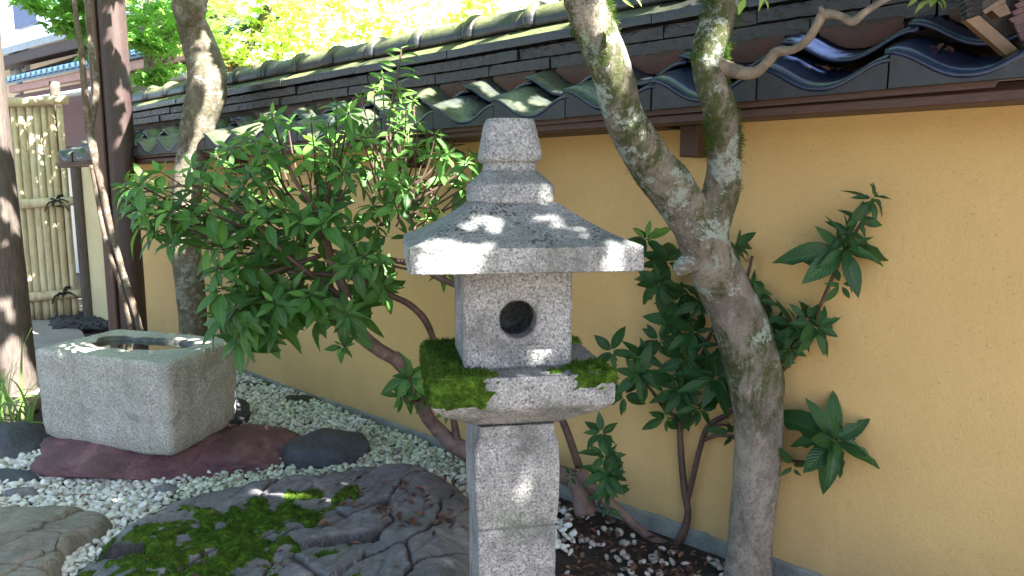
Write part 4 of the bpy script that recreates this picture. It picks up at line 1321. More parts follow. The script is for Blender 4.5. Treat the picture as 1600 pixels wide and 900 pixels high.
YB = 3.52
bt = thing('garden_tree', gnd(300, 545), 'grey brown crooked tree rising beside the basin at the far left of the wall', 'tree')
tree_part('trunk', [(300,560,YB,28),(302,520,YB,22),(298,460,YB,22),(292,400,YB,21),(291,340,YB,21),(294,290,YB,22),(303,235,YB,23),(312,185,YB,25),(323,145,YB,28),(324,110,YB,27),(312,70,YB,24),(300,38,YB,22)], M['bark_back'], bt, 40, 12, .12, 6, 12)
tree_part('limb', [(300,42,YB,20),(296,20,YB-.05,24),(298,0,YB-.1,25),(310,-30,YB-.1,22),(340,-120,YB,18),(380,-260,YB,14)], M['bark_back'], bt, 24, 8, .14, 7, 13)

ts = thing('sapling', gnd(210, 520), 'slim twin stemmed sapling leaning in front of the square brown post', 'sapling')
YS = 3.45
tree_part('stem', [(205,525,YS,3.70),(203,508,YS,3.70),(188,445,YS,3.70),(165,375,YS,3.33),(151,300,YS,3.70),(145,258,YS,5.18)], M['bark_thin'], ts, 12, 8, .2, 30, 2)
tree_part('stem', [(220,525,YS,5.18),(215,500,YS,4.81),(192,425,YS,4.81),(174,360,YS,4.44),(160,295,YS,5.18),(150,255,YS,5.92),(142,215,YS,6.29),(138,195,YS,5.92)], M['bark_thin'], ts, 12, 8, .2, 30, 3)
tree_part('stem', [(139,205,YS,5.18),(134,160,YS,4.81),(130,115,YS,4.81),(127,75,YS,4.44),(121,40,YS,3.70),(116,0,YS,3.33),(110,-60,YS,2.96)], M['bark_thin'], ts, 12, 8, .2, 30, 4)
tree_part('stem', [(141,205,YS,4.44),(149,160,YS+.02,4.44),(150,125,YS+.02,4.44),(144,85,YS+.02,4.07),(139,45,YS+.02,3.33),(141,0,YS+.02,2.96),(150,-60,YS,2.59)], M['bark_thin'], ts, 12, 8, .2, 30, 5)

# ================================================================== LEAVES
def leaf_verts(w=.30, fold=.16, droop=.22, nl=6, twist=0.0, tip=1.0, wav=0.0, bites=(), seed=0):
    vs, uv, fs = [], [], []; rr = random.Random(seed); ph = rr.uniform(0, 6)
    for i in range(nl+1):
        t = i/nl
        hw = w*.5*(math.sin(math.pi*min(1, t**.82))**.85 if 0 < t < 1 else 0) + (.012 if t == 0 else 0.0)
        if t > .55: hw *= (1-(t-.55)*.35)
        z = -droop*t*t
        for j, sx in enumerate((-1, -.5, 0, .5, 1)):
            h = hw*(bites[i] if (j in (0,) and bites) else 1)
            x = sx*h; zz = z + abs(sx)*hw*fold*2 + wav*math.sin(t*9+ph+sx)*.02*abs(sx) + x*twist*t
            vs.append(Vector((x, t, zz))); uv.append((.5+sx*.5, t))
    for i in range(nl):
        for j in range(4): fs.append((i*5+j, i*5+j+1, (i+1)*5+j+1, (i+1)*5+j))
    return vs, fs, uv
LEAFV = [leaf_verts(.48, .10, .14, 6, .2, wav=1, seed=11), leaf_verts(.28, .22, .50, 6, -.3, wav=1, seed=12), leaf_verts(.40, .04, -.10, 6, .0, seed=13), leaf_verts(.42, .18, .42, 7, .15, bites=(1,1,1,.6,.9,.55,1,1), wav=1, seed=14),
         leaf_verts(.36, .08, .18, 6, .10, seed=1), leaf_verts(.32, .14, .34, 6, -.15, wav=1, seed=2), leaf_verts(.42, .12, .30, 6, .05, wav=1, seed=3),
         leaf_verts(.38, .06, .12, 6, -.05, seed=4), leaf_verts(.44, .10, .25, 7, .1, bites=(1,1,.8,1,.45,.8,.5,1), wav=1, seed=5)]
def leaf_meshes(mat, name='leaf'):
    out = []
    for v, f, uv in LEAFV:
        mb = MB(); mb.add(v, f, uv); out.append(mb.mesh(name, mat, smooth=True))
    return out
LM = {k: leaf_meshes(M[k]) for k in ('leaf', 'leaf_deep', 'leaf_young_lit')}
def leaf_mat(p, d, up, L, wscale=1.0, roll=0.0):
    y = d.normalized(); x = y.cross(up)
    if x.length < 1e-4: x = y.orthogonal()
    x.normalize(); z = x.cross(y)
    m = Matrix(((x.x, y.x, z.x, p.x), (x.y, y.y, z.y, p.y), (x.z, y.z, z.z, p.z), (0,0,0,1)))
    return m @ Matrix.Rotation(roll, 4, 'Y') @ Matrix.Diagonal((L*wscale, L, L, 1))
def whorl(c, axis, L, n, rr, young_lit=.0, droop=0.0, open_=1.0):
    """list of (matrix, kind, variant, size)"""
    out = []; axis = axis.normalized(); u = axis.orthogonal().normalized(); u.rotate(Quaternion(axis, rr.uniform(0, 6.28))); v = axis.cross(u)
    a = rr.uniform(0, 6)
    for i in range(n):
        t = i/max(1, n-1)                      # 0 = lowest, largest leaves; 1 = centre
        a += 2.4 + rr.uniform(-.25,.25)
        el = (-.30 + 1.15*t**1.3)*open_ + rr.uniform(-.16,.16)
        d = (u*math.cos(a)+v*math.sin(a))*math.cos(el) + axis*math.sin(el)
        d = (d + Vector((0,0,-.10-droop))*(1-t*.8)).normalized()
        ln = L*(1.0-.58*t)*rr.uniform(.66,1.15)
        p = c - axis*L*.14*(1-t) + d*.006
        up = (axis + Vector((0,0,.3))).normalized()
        kind = 'y' if rr.random() < young_lit*(.35+t) else 'o'
        out.append((leaf_mat(p, d, up, ln, rr.uniform(.82,1.1), rr.uniform(-.35,.35)), kind, rr.randrange(len(LEAFV)), ln))
    return out
def emit_leaves(parent, leaves, matk, limit=290, name='leaf'):
    def vis(l):
        m = l[0]; p = m.translation; s = l[3]/max(.3, (p-EYE).length)
        return s*(1+.3*max(0, -m.col[2].to_3d().normalized().dot((p-EYE).normalized())))
    leaves = sorted(leaves, key=vis, reverse=True)
    for i, (m, kind, var, ln) in enumerate(leaves[:limit]):
        inst(name, LM['leaf_young_lit' if kind == 'y' else matk][var], parent, m)
    for kind, mt in (('y', 'leaf_young_lit'), ('o', matk)):
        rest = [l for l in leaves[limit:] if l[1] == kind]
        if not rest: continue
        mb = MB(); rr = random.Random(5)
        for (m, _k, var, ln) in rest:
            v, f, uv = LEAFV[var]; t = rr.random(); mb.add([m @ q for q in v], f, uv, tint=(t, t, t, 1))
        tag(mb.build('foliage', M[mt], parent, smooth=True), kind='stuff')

# ---- big shrub left of the lantern
rr = random.Random(17)
root = gnd(905, 770)
sb = thing('evergreen_shrub', root, 'large spreading evergreen shrub with whorled leaves between the lantern and the basin', 'shrub')
def stem(parent, pts, mat, amp=.10, seg=10, name='stem', seed=1):
    return tree_part(name, pts, mat, parent, seg, 8, amp, 25, seed)
stem(sb, [(915,800,2.05,18),(905,760,2.06,17),(880,742,2.1,15),(820,728,2.22,14),(760,715,2.32,16),(715,698,2.38,15),(685,672,2.40,12),(662,640,2.38,11),(648,600,2.34,11.5),(622,565,2.30,11),(590,545,2.26,11),(562,520,2.22,11.5),(547,492,2.2,9),(538,455,2.2,8),(520,410,2.2,6.5),(500,360,2.2,5)], M['shrub_bark'], .12, 14, 'trunk')
stem(sb, [(715,700,2.38,8),(708,650,2.38,5),(695,590,2.36,5),(680,538,2.34,5),(664,500,2.3,5.5),(640,476,2.28,5.5),(612,462,2.25,5),(570,440,2.22,4.5),(520,430,2.2,4),(450,425,2.15,3)], M['red_stem'], seed=2)
stem(sb, [(905,730,2.1,7),(880,660,2.1,6),(840,580,2.1,5.5),(780,490,2.12,5),(720,450,2.15,5),(690,436,2.17,5),(650,415,2.18,5),(610,406,2.2,4.5),(560,400,2.2,4),(510,390,2.2,3)], M['red_stem'], seed=3)
stem(sb, [(640,412,2.2,4),(650,370,2.2,3.5),(636,330,2.2,3),(620,290,2.2,3),(610,230,2.2,2.5),(612,170,2.2,2.2),(622,110,2.2,1.8),(628,74,2.2,1.2)], M['red_stem'], seed=4)
stem(sb, [(545,470,2.2,5),(500,440,2.15,4),(450,400,2.1,3.5),(400,350,2.1,3),(350,310,2.1,2.5),(300,290,2.1,2),(225,300,2.1,1.5)], M['red_stem'], seed=5)
stem(sb, [(520,410,2.2,5),(500,340,2.15,4),(460,280,2.1,3),(440,220,2.1,2)], M['red_stem'], seed=6)
stem(sb, [(500,400,2.2,4),(440,420,2.15,3),(370,440,2.1,2.6),(330,400,2.1,2)], M['red_stem'], seed=7)
shape = [Vector(p) for p in ((192,285),(240,262),(285,285),(330,245),(380,215),(420,172),(470,190),(520,150),(560,140),(600,112),(640,110),(665,190),(700,215),(745,240),(752,262),(735,300),(690,330),(650,360),(615,385),(590,425),(612,450),(605,478),(570,470),(545,500),(540,540),(520,520),(470,500),(420,520),(385,545),(350,525),(325,470),(315,425),(272,388),(225,352),(195,315))]
leaves = []
centers = []; sunlit = []
tries = 0
while len(centers) < 150 and tries < 12000:
    tries += 1
    x, y = rr.uniform(190, 755), rr.uniform(105, 545)
    if not inpoly(x, y, shape): continue
    if any((x-a)**2+((y-b)*1.15)**2 < (15.5 if x > 560 and y < 330 else 21 if x < 480 or y < 330 else 30)**2 for a, b in centers): continue
    centers.append((x, y))
fixed = [(215,288,46),(215,325,44),(262,330,48),(300,262,44),(425,182,38),(418,235,44),(470,345,46),(545,175,36),(640,590,52),(628,618,26),(662,620,30),(700,640,22),(742,250,40),(730,290,36),(400,330,50),(380,290,46),(520,330,44),(540,490,44),(600,448,58),(342,420,52),(350,495,56),(395,500,58),(455,455,60),(500,470,52),(570,400,56),(535,540,26),(690,420,34),(700,240,36)]
hub = {}
for i, (x, y) in enumerate(centers):
    edge_x = (x-190)/560
    Y = 2.18 + rr.uniform(-.20,.20) + (.05 if x > 550 else -.02)
    L = (62 if y > 300 else 48)*rr.uniform(.8,1.15)
    if x > 560: L *= .72
    if y < 200: L *= .75
    young_lit = .8 if (y < 300 and x > 540 and x < 690) else (.5 if y < 350 else .08)  # fresh near the shoot; other upper leaves painted paler as if sunlit
    c = at(x, y, Y)
    ax = Vector(((x-500)/420+rr.uniform(-.4,.4), -.45+rr.uniform(-.5,.3), 1.0 if y < 380 else .40))
    leaves += whorl(c, ax, L*Y/F, rr.randrange(8, 12), rr, young_lit, .35 if y > 400 else .0)
    if y < 400 and rr.random() < (.45 if x < 620 else .12): sunlit.append((x+rr.uniform(-12,12), y-6, Y, rr.uniform(9,17)))
    # twig joining the whorl to the skeleton
    tx, ty = (x*.55+500*.45, y*.55+410*.45) if x < 560 else (x*.6+620*.4, y*.6+400*.4)
    if i % 1 == 0: stem_pts = [(x, y, Y, 1.0), ((x+tx)/2+rr.uniform(-8,8), (y+ty)/2+6, (Y+2.2)/2, 1.3), (tx, ty, 2.2, 1.7)]; hub.setdefault('p', []).append(stem_pts)
for (x, y, L) in fixed:
    Y = 2.05 if x < 600 else 2.22
    if 600 < x < 720 and y > 560: Y = 2.28
    ax = Vector(((x-480)/500+rr.uniform(-.25,.25), -.8, .6 if y < 380 else .35))
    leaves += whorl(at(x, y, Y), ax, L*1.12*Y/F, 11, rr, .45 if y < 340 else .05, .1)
    tx, ty = (x*.6+500*.4, y*.6+410*.4) if y < 560 else (655, 625)
    hub['p'].append([(x, y, Y, 1.4), ((x+tx)/2, (y+ty)/2+5, (Y+2.2)/2, 1.8), (tx, ty, 2.2 if y < 560 else 2.35, 2.3)])
# tall shoot with fresh leaves above the tile roof
for i in range(17):
    y = 165-5.6*i; x = 612+.95*i*1.0 + 3*math.sin(i); a = (i % 2)*math.pi + rr.uniform(-.6,.6)
    d = Vector((math.cos(a), rr.uniform(-.5,.1), .30)); ln = (36-.6*i)*2.2/F
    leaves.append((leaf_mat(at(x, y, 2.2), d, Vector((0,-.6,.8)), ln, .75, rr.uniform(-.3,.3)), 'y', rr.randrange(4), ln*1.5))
mb = MB()
for p in hub['p']: tube(mb, [P4(*q) for q in p], 4, 5)
tag(mb.build('twigs', M['red_stem'], sb), kind='stuff')
emit_leaves(sb, leaves, 'leaf')

# ---- shrub behind the forked tree
rr = random.Random(29)
rs_ = thing('broadleaf_shrub', gnd(1060, 862), 'broadleaf shrub with red brown stems growing against the wall behind the forked tree', 'shrub')
A_ = M['red_stem']
def cl(x, y, Y, g=.05): return min(Y, wallp(x, y, g).y)
_tp = tree_part
def tree_part(name, pts, *a, **k): return _tp(name, [(x, y, cl(x, y, Y, .02), r) for (x, y, Y, r) in pts], *a, **k)
stem(rs_, [(1040,885,2.0,6),(1052,858,2.0,6.5),(1068,832,2.0,6.5),(1075,800,2.0,6),(1070,770,2.0,6),(1065,720,2.0,5.5),(1062,660,2.0,5),(1064,600,2.0,4.5),(1058,540,2.0,4),(1048,470,2.0,4),(1040,420,2.0,4),(1030,385,2.0,3)], A_, seed=11)
stem(rs_, [(1072,790,2.0,4.5),(1082,750,2.0,4.5),(1094,700,2.0,4.5),(1108,665,1.98,4.5),(1140,645,1.97,4),(1200,600,1.95,4),(1250,545,1.9,3.5),(1285,470,1.88,3),(1318,395,1.86,3),(1345,350,1.86,2.4),(1362,318,1.86,2)], A_, seed=12)
stem(rs_, [(1064,655,2.0,3.5),(1040,640,2.0,3),(1018,610,1.98,2.6),(1000,590,1.97,2.2)], A_, seed=13)
stem(rs_, [(1062,600,2.0,3),(1090,570,2.0,3),(1120,500,1.98,3),(1160,450,1.97,3),(1176,400,1.96,2)], A_, seed=14)
stem(rs_, [(1094,690,1.98,3),(1130,680,1.97,3),(1190,700,1.95,3.2),(1232,718,1.9,3),(1270,722,1.8,3),(1304,706,1.74,2.4)], A_, seed=15)
stem(rs_, [(1108,665,1.98,2.5),(1130,664,1.98,2.2),(1146,668,1.98,2)], A_, seed=16)
leaves = []
R2 = [  # px, py, leaf px, Y, n, lean x, lean z, young
 (1010,372,46,1.92,11,-.3,.8,.45),(1042,408,50,1.95,9,0,.6,.05),(1030,440,54,1.93,10,-.5,.4,0),(1060,470,50,2.0,9,.2,.4,0),
 (1050,500,44,2.0,9,-.3,.2,0),(1085,520,52,2.0,9,.3,.3,0),(1000,585,56,1.92,11,-.3,.3,0),(1010,560,44,1.97,8,0,.6,0),(955,548,44,1.93,9,-.6,.5,0),
 (1120,590,70,1.92,12,-.1,.5,0),(1065,610,60,1.98,8,0,.0,.08),(1040,655,46,1.96,5,-.2,-.5,.1),(1095,640,48,1.97,7,.3,.0,0),(1075,560,52,2.0,8,0,.4,0),
 (1100,470,46,2.0,8,.4,.3,0),(1150,385,56,1.94,8,.6,.3,0),(1172,450,50,1.96,8,.4,.4,0),(1185,470,46,1.94,9,.3,.5,0),(1205,515,54,1.95,9,.2,.3,0),
 (1245,505,54,1.9,9,.3,.5,0),(1262,498,40,1.86,7,.2,.6,0),(1278,510,62,1.83,11,.3,.4,.05),(1235,545,52,1.9,9,.2,.1,0),(1205,555,50,1.9,8,-.1,.1,0),(1185,590,44,1.95,6,0,-.3,0),
 (1322,388,86,1.83,12,.1,.45,0),(1328,362,44,1.81,7,.0,.7,.03),(1343,342,40,1.84,6,-.3,.4,0),(1366,308,42,1.83,9,.3,.6,.05),(1315,445,34,1.85,4,.1,-.3,0),
 (1306,688,90,1.72,13,.0,.55,0),(1306,684,38,1.66,7,.0,.7,.05),(1238,730,44,1.88,4,-.1,-.8,0),(1145,680,42,1.95,4,.1,-.8,0),(975,620,44,1.96,6,-.3,-.3,0),
 (1130,540,52,1.98,8,.2,.3,0),(1030,530,44,2.0,7,-.2,.4,0)]
for (x, y, L, Y, n, lx, lz, yg) in R2:
    Y = cl(x, y, Y, .075)
    leaves += whorl(at(x, y, Y), Vector((lx+rr.uniform(-.12,.12), -1.15, lz)), L*1.15*Y/F, n+2, rr, yg, .12)
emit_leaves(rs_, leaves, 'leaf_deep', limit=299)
rr = random.Random(31)
ls_ = thing('broadleaf_shrub', gnd(900, 800), 'low dark leafy shoot hanging by the shaft of the lantern on its right', 'shrub')
stem(ls_, [(1120,885,1.98,5),(1060,860,2.0,7),(1010,835,2.0,7.5),(970,800,2.0,8),(935,770,2.0,9),(905,735,2.02,9)], M['shrub_bark'], .15, seed=21)
stem(ls_, [(935,790,1.95,3),(945,750,1.88,3),(948,700,1.86,2.6),(944,672,1.86,2)], A_, seed=22)
leaves = []
for (x, y, L, Y, n, lx, lz) in ((940,676,52,1.86,11,0,.7),(945,712,48,1.85,10,.1,.4),(952,742,60,1.82,12,0,.5),(955,765,46,1.84,8,.1,-.2),(950,795,30,1.86,7,0,-.4),(890,745,20,1.9,6,0,.3)):
    leaves += whorl(at(x, y, Y), Vector((lx, -.85, lz)), L*Y/F, n, rr, .0, .15)
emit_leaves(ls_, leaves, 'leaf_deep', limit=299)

# ---- grass tuft at the left edge
rr = random.Random(5)
gt = thing('grass_tuft', gnd(18, 676), 'tuft of long arching green grass at the left edge beside the basin', 'grass')
for i in range(62):
    b = gnd(rr.uniform(-50, 50), rr.uniform(650, 690)); a = rr.uniform(-.4, 3.5); ln = rr.uniform(.20,.46)
    hd = Vector((math.cos(a)*1.0, -math.sin(a)*.6, 0)); sp = rr.uniform(.15,.9); w_ = rr.uniform(.0045,.0085)
    mb = MB(); vs = []; uv = []; n = 10
    for j in range(n+1):
        t = j/n; h = ln*(t - .45*sp*t*t*(1.1 if sp > .5 else .4)*1.6); o = hd*ln*sp*t**1.5
        p = b + o + Vector((0,0,max(h, -.0)+.01)); side = Vector((-hd.y, hd.x, 0)).normalized()*w_*(1-t**2.2) + Vector((0,0,w_*.25))
        vs += [p-side, p-Vector((0,0,w_*.3)), p+side]; uv += [(0,t),(.5,t),(1,t)]
    fs = [(j*3+k, j*3+k+1, (j+1)*3+k+1, (j+1)*3+k) for j in range(n) for k in range(2)]
    mb.add(vs, fs, uv); mb.build('blade', M['grass_blade'], gt, smooth=True)
for (pts) in ([(62,600),(63,570),(66,540),(72,510)],[(95,560),(98,535),(104,520),(116,510)]):
    pass

# ================================================================== BEYOND THE WALL
def star_leaf():
    vs = []
    for i in range(10):
        a = math.pi*(.5 + 2*i/10); r = (1.0 if i % 2 == 0 else .38)
        if i in (4, 6): r *= .75
        vs.append(Vector((math.cos(a)*r, math.sin(a)*r, .08 if i % 2 else -.12)))
    return vs
STAR = star_leaf()
def maple(name, base, label, trunk_pts, clumps, mat, n_per, size, seed, bark='bark_back', ok=None):
    rr = random.Random(seed)
    t = thing(name, base, label, 'tree')
    for i, pts in enumerate(trunk_pts):
        mb = MB(); tube(mb, pts, 6, 12, .12, 4, seed+i); mb.build('trunk' if i == 0 else 'branch', M[bark], t, smooth=True)
    mb = MB()
    for (c, rx, rz, dens) in clumps:
        sub = [Vector((rr.gauss(0,.5)*rx, rr.gauss(0,.5)*rx, rr.gauss(0,.5)*rz)) for _ in range(12)]
        for _ in range(int(n_per*dens)):
            s_ = sub[rr.randrange(12)]
            p = c + s_ + Vector((rr.gauss(0,.24)*rx, rr.gauss(0,.24)*rx, rr.gauss(0,.10)*rz))
            if ok and not ok(p): continue
            n = Vector((rr.gauss(0,.5), rr.gauss(0,.5), 1)).normalized(); u = n.orthogonal().normalized(); u.rotate(Quaternion(n, rr.uniform(0, 6.28))); v = n.cross(u)
            L = size*rr.uniform(.6,1.2); tt = rr.random()
            mb.add([p + u*q.x*L + v*q.y*L + n*q.z*L for q in STAR], [tuple(range(10))], [(.2+.5*q.x, .5+.3*q.y) for q in STAR], tint=(tt, tt, tt, 1))
    tag(mb.build('crown_or_shade', M[mat], t), kind='stuff')
    return t
def T(px, py, Y, r): p = at(px, py, Y); return (p.x, p.y, p.z, r)
def beyond(p): return (p-WO).dot(WN) < -.35 or p.x < -2.9
# shade-side maple at the upper left
maple('maple_tree', Vector((-2.6, 5.4, 0)), 'green maple whose leaves hang behind the sapling at the upper left',
      [[(-2.75,5.4,-.05,.06),T(226,260,5.4,.045),T(236,150,5.4,.045),T(232,60,5.4,.035),T(236,-60,5.4,.03)],[T(238,110,5.4,.035),T(262,60,5.3,.03),T(280,10,5.2,.025)],[T(236,140,5.4,.03),T(262,95,5.5,.04),T(285,50,5.6,.02)]],
      [(at(95,-5,4.6),.24,.10,.8),(at(140,45,4.7),.20,.13,.9),(at(200,20,4.9),.34,.18,1.1),(at(235,95,5.0),.24,.20,1.1),(at(50,-30,4.7),.28,.10,.6),(at(300,30,5.2),.4,.25,1)], 'maple_leaf_dark', 340, .054, 3)
maple('maple_tree', Vector((-1.6, 6.0, 0)), 'sunlit yellow green maple beyond the wall, above the far end of the ridge',
      [[(-2.1,6.0,-.05,.07),T(380,170,6.0,.05),T(372,110,6.0,.045),T(395,60,6.0,.035),T(420,10,6.0,.03)],[T(385,100,6.0,.03),T(340,120,6.0,.03),T(300,90,6.0,.02)]],
      [(at(370,70,5.8),.5,.30,1.3),(at(440,30,6.0),.5,.3,1.2),(at(480,90,6.1),.45,.2,1),(at(390,0,6.0),.5,.3,1),(at(340,30,5.8),.4,.3,.9)], 'maple_leaf', 260, .052, 4, ok=beyond)
maple('maple_tree', Vector((-1.0, 6.6, 0)), 'sunlit yellow green maple beyond the middle of the wall',
      [[(-1.1,6.6,-.05,.06),T(442,150,6.6,.035),T(444,70,6.6,.03),T(468,20,6.6,.022),T(490,-30,6.6,.02)]],
      [(at(540,45,6.4),.55,.22,1.2),(at(610,60,6.5),.5,.18,1.0),(at(570,5,6.6),.6,.2,1),(at(670,20,6.6),.45,.18,.7),(at(500,10,6.6),.5,.2,.8)], 'maple_leaf', 200, .052, 5, ok=beyond)
maple('maple_tree', Vector((.3, 6.4, 0)), 'bright sunlit tree beyond the wall, above the lantern top',
      [[(.6,7.2,-.05,.07),T(905,100,7.2,.05),T(890,30,7.2,.04),T(860,-40,7.2,.03)]],
      [(at(770,10,6.4),.32,.14,.7),(at(745,-5,6.5),.3,.15,.6),(at(700,40,6.8),.35,.12,.4),(at(800,25,6.8),.25,.12,.35)], 'maple_leaf', 180, .052, 6, ok=beyond)

# tea house with a white wall and a small blue tiled canopy, upper left
YH = 8.4
hd_ = Vector((-.803, .596, 0)); hn = Vector((-.596, -.803, 0))
h0 = at(160, 110, YH); h0.z = 0
house = thing('white_house', h0, 'white walled house with blue shutters above the bamboo fence, upper left', 'house')
def H(s, d, z): return h0 + hd_*s + hn*d + Vector((0,0,z))
def hbox(mb, s0, s1, d0, d1, z0, z1, b=.006):
    bevel_box(mb, H((s0+s1)/2, (d0+d1)/2, (z0+z1)/2), hd_*abs(s1-s0)/2, hn*abs(d1-d0)/2, Vector((0,0,abs(z1-z0)/2)), b)
def hz(px, py, d=0.0):      # s, z on the house plane
    r = ray(px, py); t = ((h0-EYE).dot(hn)+d)/r.dot(hn); p = EYE+r*t
    return (p-h0).dot(hd_), p.z
sL, _ = hz(-60, 100); sR, _ = hz(360, 100)
_, zr = hz(60, 118, .3)
mb = MB(); hbox(mb, sR, sL, -.3, 0, -.05, hz(60,40)[1]); mb.build('wall', M['white_plaster'], house)
s_a, z_a = hz(130, 60, .5); s_b, z_b = hz(24, 62, .5)
mb = MB()
wv = [H(sR-.4,.75,z_a-.06), H(sL,.75,z_a-.06), H(sL,-.2,z_a+.5), H(sR-.4,-.2,z_a+.5)]; wv += [v+Vector((0,0,.07)) for v in wv]
mb.add(wv, [(0,3,2,1),(4,5,6,7),(0,1,5,4),(1,2,6,5),(2,3,7,6),(3,0,4,7)])
mb.build('roof', M['grey_metal'], house)
mb = MB(); hbox(mb, sR-.35, sL, .6, .74, z_a-.17, z_a-.07); mb.build('eave_beam', M['post_wood'], house)
sa0, za0 = hz(56, -10, .85); sb0, zb0 = hz(24, 46, .85)
mb = MB(); hbox(mb, sa0, sb0, .80, .86, zb0, za0+.3); mb.build('shutter', M['blue_shutter'], house)
sa0, za0 = hz(34, 80, .06); sb0, zb0 = hz(16, 112, .06)
wnd = MB(); hbox(wnd, sa0-.04, sb0+.04, .0, .05, zb0-.04, za0+.06); wf = wnd.build('window', M['grey_metal'], house)
mb = MB(); hbox(mb, sa0, sb0, .045, .06, zb0, za0); mb.build('pane', M['dark_window'], wf)
mb = MB(); s_p, z_p = hz(24, 60, .5); tube(mb, [(*H(s_p,.5,-.05),.035),(*H(s_p,.5,1.2),.035),(*H(s_p,.5,z_p+.9),.035)], 4, 10); mb.build('downpipe', M['grey_metal'], house)
# small tiled canopy roof on the house
cn = thing('tiled_canopy', H(.5,.5,0), 'small blue tiled canopy roof with a pink board, just above the bamboo fence', 'canopy')
s1c, z1c = hz(14, 147, .75); s2c, z2c = hz(330, 118, .75)
_, zc2 = hz(90, 118, .75)
zb_ = hz(90, 131, .75)[1]; zt_ = hz(90, 108, .75)[1]
mb = MB(); hbox(mb, s2c, s1c, .70, .75, zb_, zb_+.075); mb.build('fascia_board', M['pink_board'], cn)
mb = MB(); wv = [H(s2c,.78,zb_+.08), H(s1c,.78,zb_+.08), H(s1c,.0,zb_+.42), H(s2c,.0,zb_+.42)]; wv += [v+Vector((0,0,.03)) for v in wv]
mb.add(wv, [(0,3,2,1),(4,5,6,7),(0,1,5,4),(1,2,6,5),(2,3,7,6),(3,0,4,7)]); mb.build('tile_bed', M['far_tile'], cn)
tmb = MB(); L_ = .82; seg = 8; vs = []
for (y, z) in ((0,0),(-L_,L_*.436)):
    for k in range(seg+1):
        a = math.pi*k/seg; vs.append(Vector((math.cos(a)*.038, y, z+math.sin(a)*.045)))
tmb.add(vs, [(k, k+1, seg+1+k+1, seg+1+k) for k in range(seg)] + [tuple(range(seg+1))])
t_me = tmb.mesh('cover_tile', M['far_tile'], smooth=True)
hb = Matrix(((hd_.x, hn.x, 0, 0), (hd_.y, hn.y, 0, 0), (0,0,1,0), (0,0,0,1)))
s = s2c
while s < s1c:
    inst('cover_tile', t_me, cn, Matrix.Translation(H(s, .80, zb_+.105)) @ hb); s += .125
mb = MB(); hbox(mb, s2c, s1c, .0, .08, zb_+.40, zb_+.47); mb.build('top_board', M['grey_post'], cn)
mb = MB(); hbox(mb, s2c, s1c, .05, .70, zb_-.65, zb_-.02); mb.build('dark_recess_wall', M['soffit'], cn)
mb = MB(); q = hz(90, 150, .95)[1]; pts = [(*H(s2c+(s1c-s2c)*i/6, .95, q+.0), .030) for i in range(7)]; tube(mb, pts, 3, 10); mb.build('gutter', M['grey_metal'], cn)
# brown roofed house behind the middle
hb0 = at(760, 40, 14); hb0.z = 0
h2 = thing('brown_house', hb0, 'brown timbered house glimpsed through the bright trees beyond the ridge', 'house')
mb = MB(); bevel_box(mb, Vector((hb0.x, hb0.y+2, 2.2)), Vector((5.2,0,0)), Vector((0,2,0)), Vector((0,0,3.2)), .02); mb.build('wall', M['white_plaster'], h2)
mb = MB()
rv = [Vector((hb0.x-5.7, hb0.y-.3, 5.3)), Vector((hb0.x+5.7, hb0.y-.3, 5.3)), Vector((hb0.x+5.2, hb0.y+2, 6.6)), Vector((hb0.x-5.2, hb0.y+2, 6.6))]; rv += [v+Vector((0,0,.12)) for v in rv]
mb.add(rv, [(0,3,2,1),(4,5,6,7),(0,1,5,4),(1,2,6,5),(2,3,7,6),(3,0,4,7)]); mb.build('roof', M['tile_mantle'], h2)
for px in (745, 1045):
    c = at(px, 20, 13.95); mb = MB(); bevel_box(mb, Vector((c.x, 13.96, 2.2)), Vector((.16,0,0)), Vector((0,.03,0)), Vector((0,0,1.6)), .01); mb.build('timber_post', M['soffit'], h2)
for py in ():
    z = at(760, py, 13.95).z; mb = MB(); bevel_box(mb, Vector((hb0.x, 13.955, z)), Vector((5.1,0,0)), Vector((0,.02,0)), Vector((0,0,.12)), .01); mb.build('timber_rail', M['soffit'], h2)

# ================================================================== NEIGHBOURING EAVE, TOP RIGHT
ev = thing('building_eave', at(1580, -40, 1.45), 'dark corner of a building eave with brown boards at the top right', 'roof eave')
def q4(mb, pts, th):
    vs = [Vector(p) for p in pts]; n = (vs[1]-vs[0]).cross(vs[2]-vs[0]).normalized()*th
    vs2 = vs + [v+n for v in vs]; mb.add(vs2, [(0,3,2,1),(4,5,6,7),(0,1,5,4),(1,2,6,5),(2,3,7,6),(3,0,4,7)])
YE = 1.36
def eq(name, mat, pts, th, dY=0.0):
    mb = MB(); q4(mb, [at(x, y, YE+dY+(x-1500)*.0002) for x, y in pts], th); return mb.build(name, M[mat], ev)
eq('barge_board', 'eave_wood', [(1509,31),(1530,24),(1590,76),(1572,86)], .012)
eq('barge_board', 'eave_wood', [(1574,88),(1592,77),(1668,128),(1650,144)], .012, .006)
eq('rafter_end', 'eave_wood', [(1549,15),(1571,4),(1580,21),(1562,27)], .02, .02)
eq('batten', 'eave_wood', [(1535,17),(1568,-4),(1572,2),(1540,22)], .012, .01)
eq('dark_underside', 'old_wood', [(1528,22),(1560,-40),(1760,-30),(1700,150)], .006, .07)
for i in range(6):
    eq('soffit_board', 'soffit', [(1574+i*4.2, 24-i*11+6), (1577+i*4.2+2, 36-i*11), (1760, -36-i*11), (1756, -47-i*11)], .004, .03)
for i in range(3):
    eq('soffit_board', 'soffit', [(1578+i*5, 30+i*12), (1584+i*5, 41+i*12), (1760, -22+i*12), (1756, -33+i*12)], .004, .03)
mb = MB()
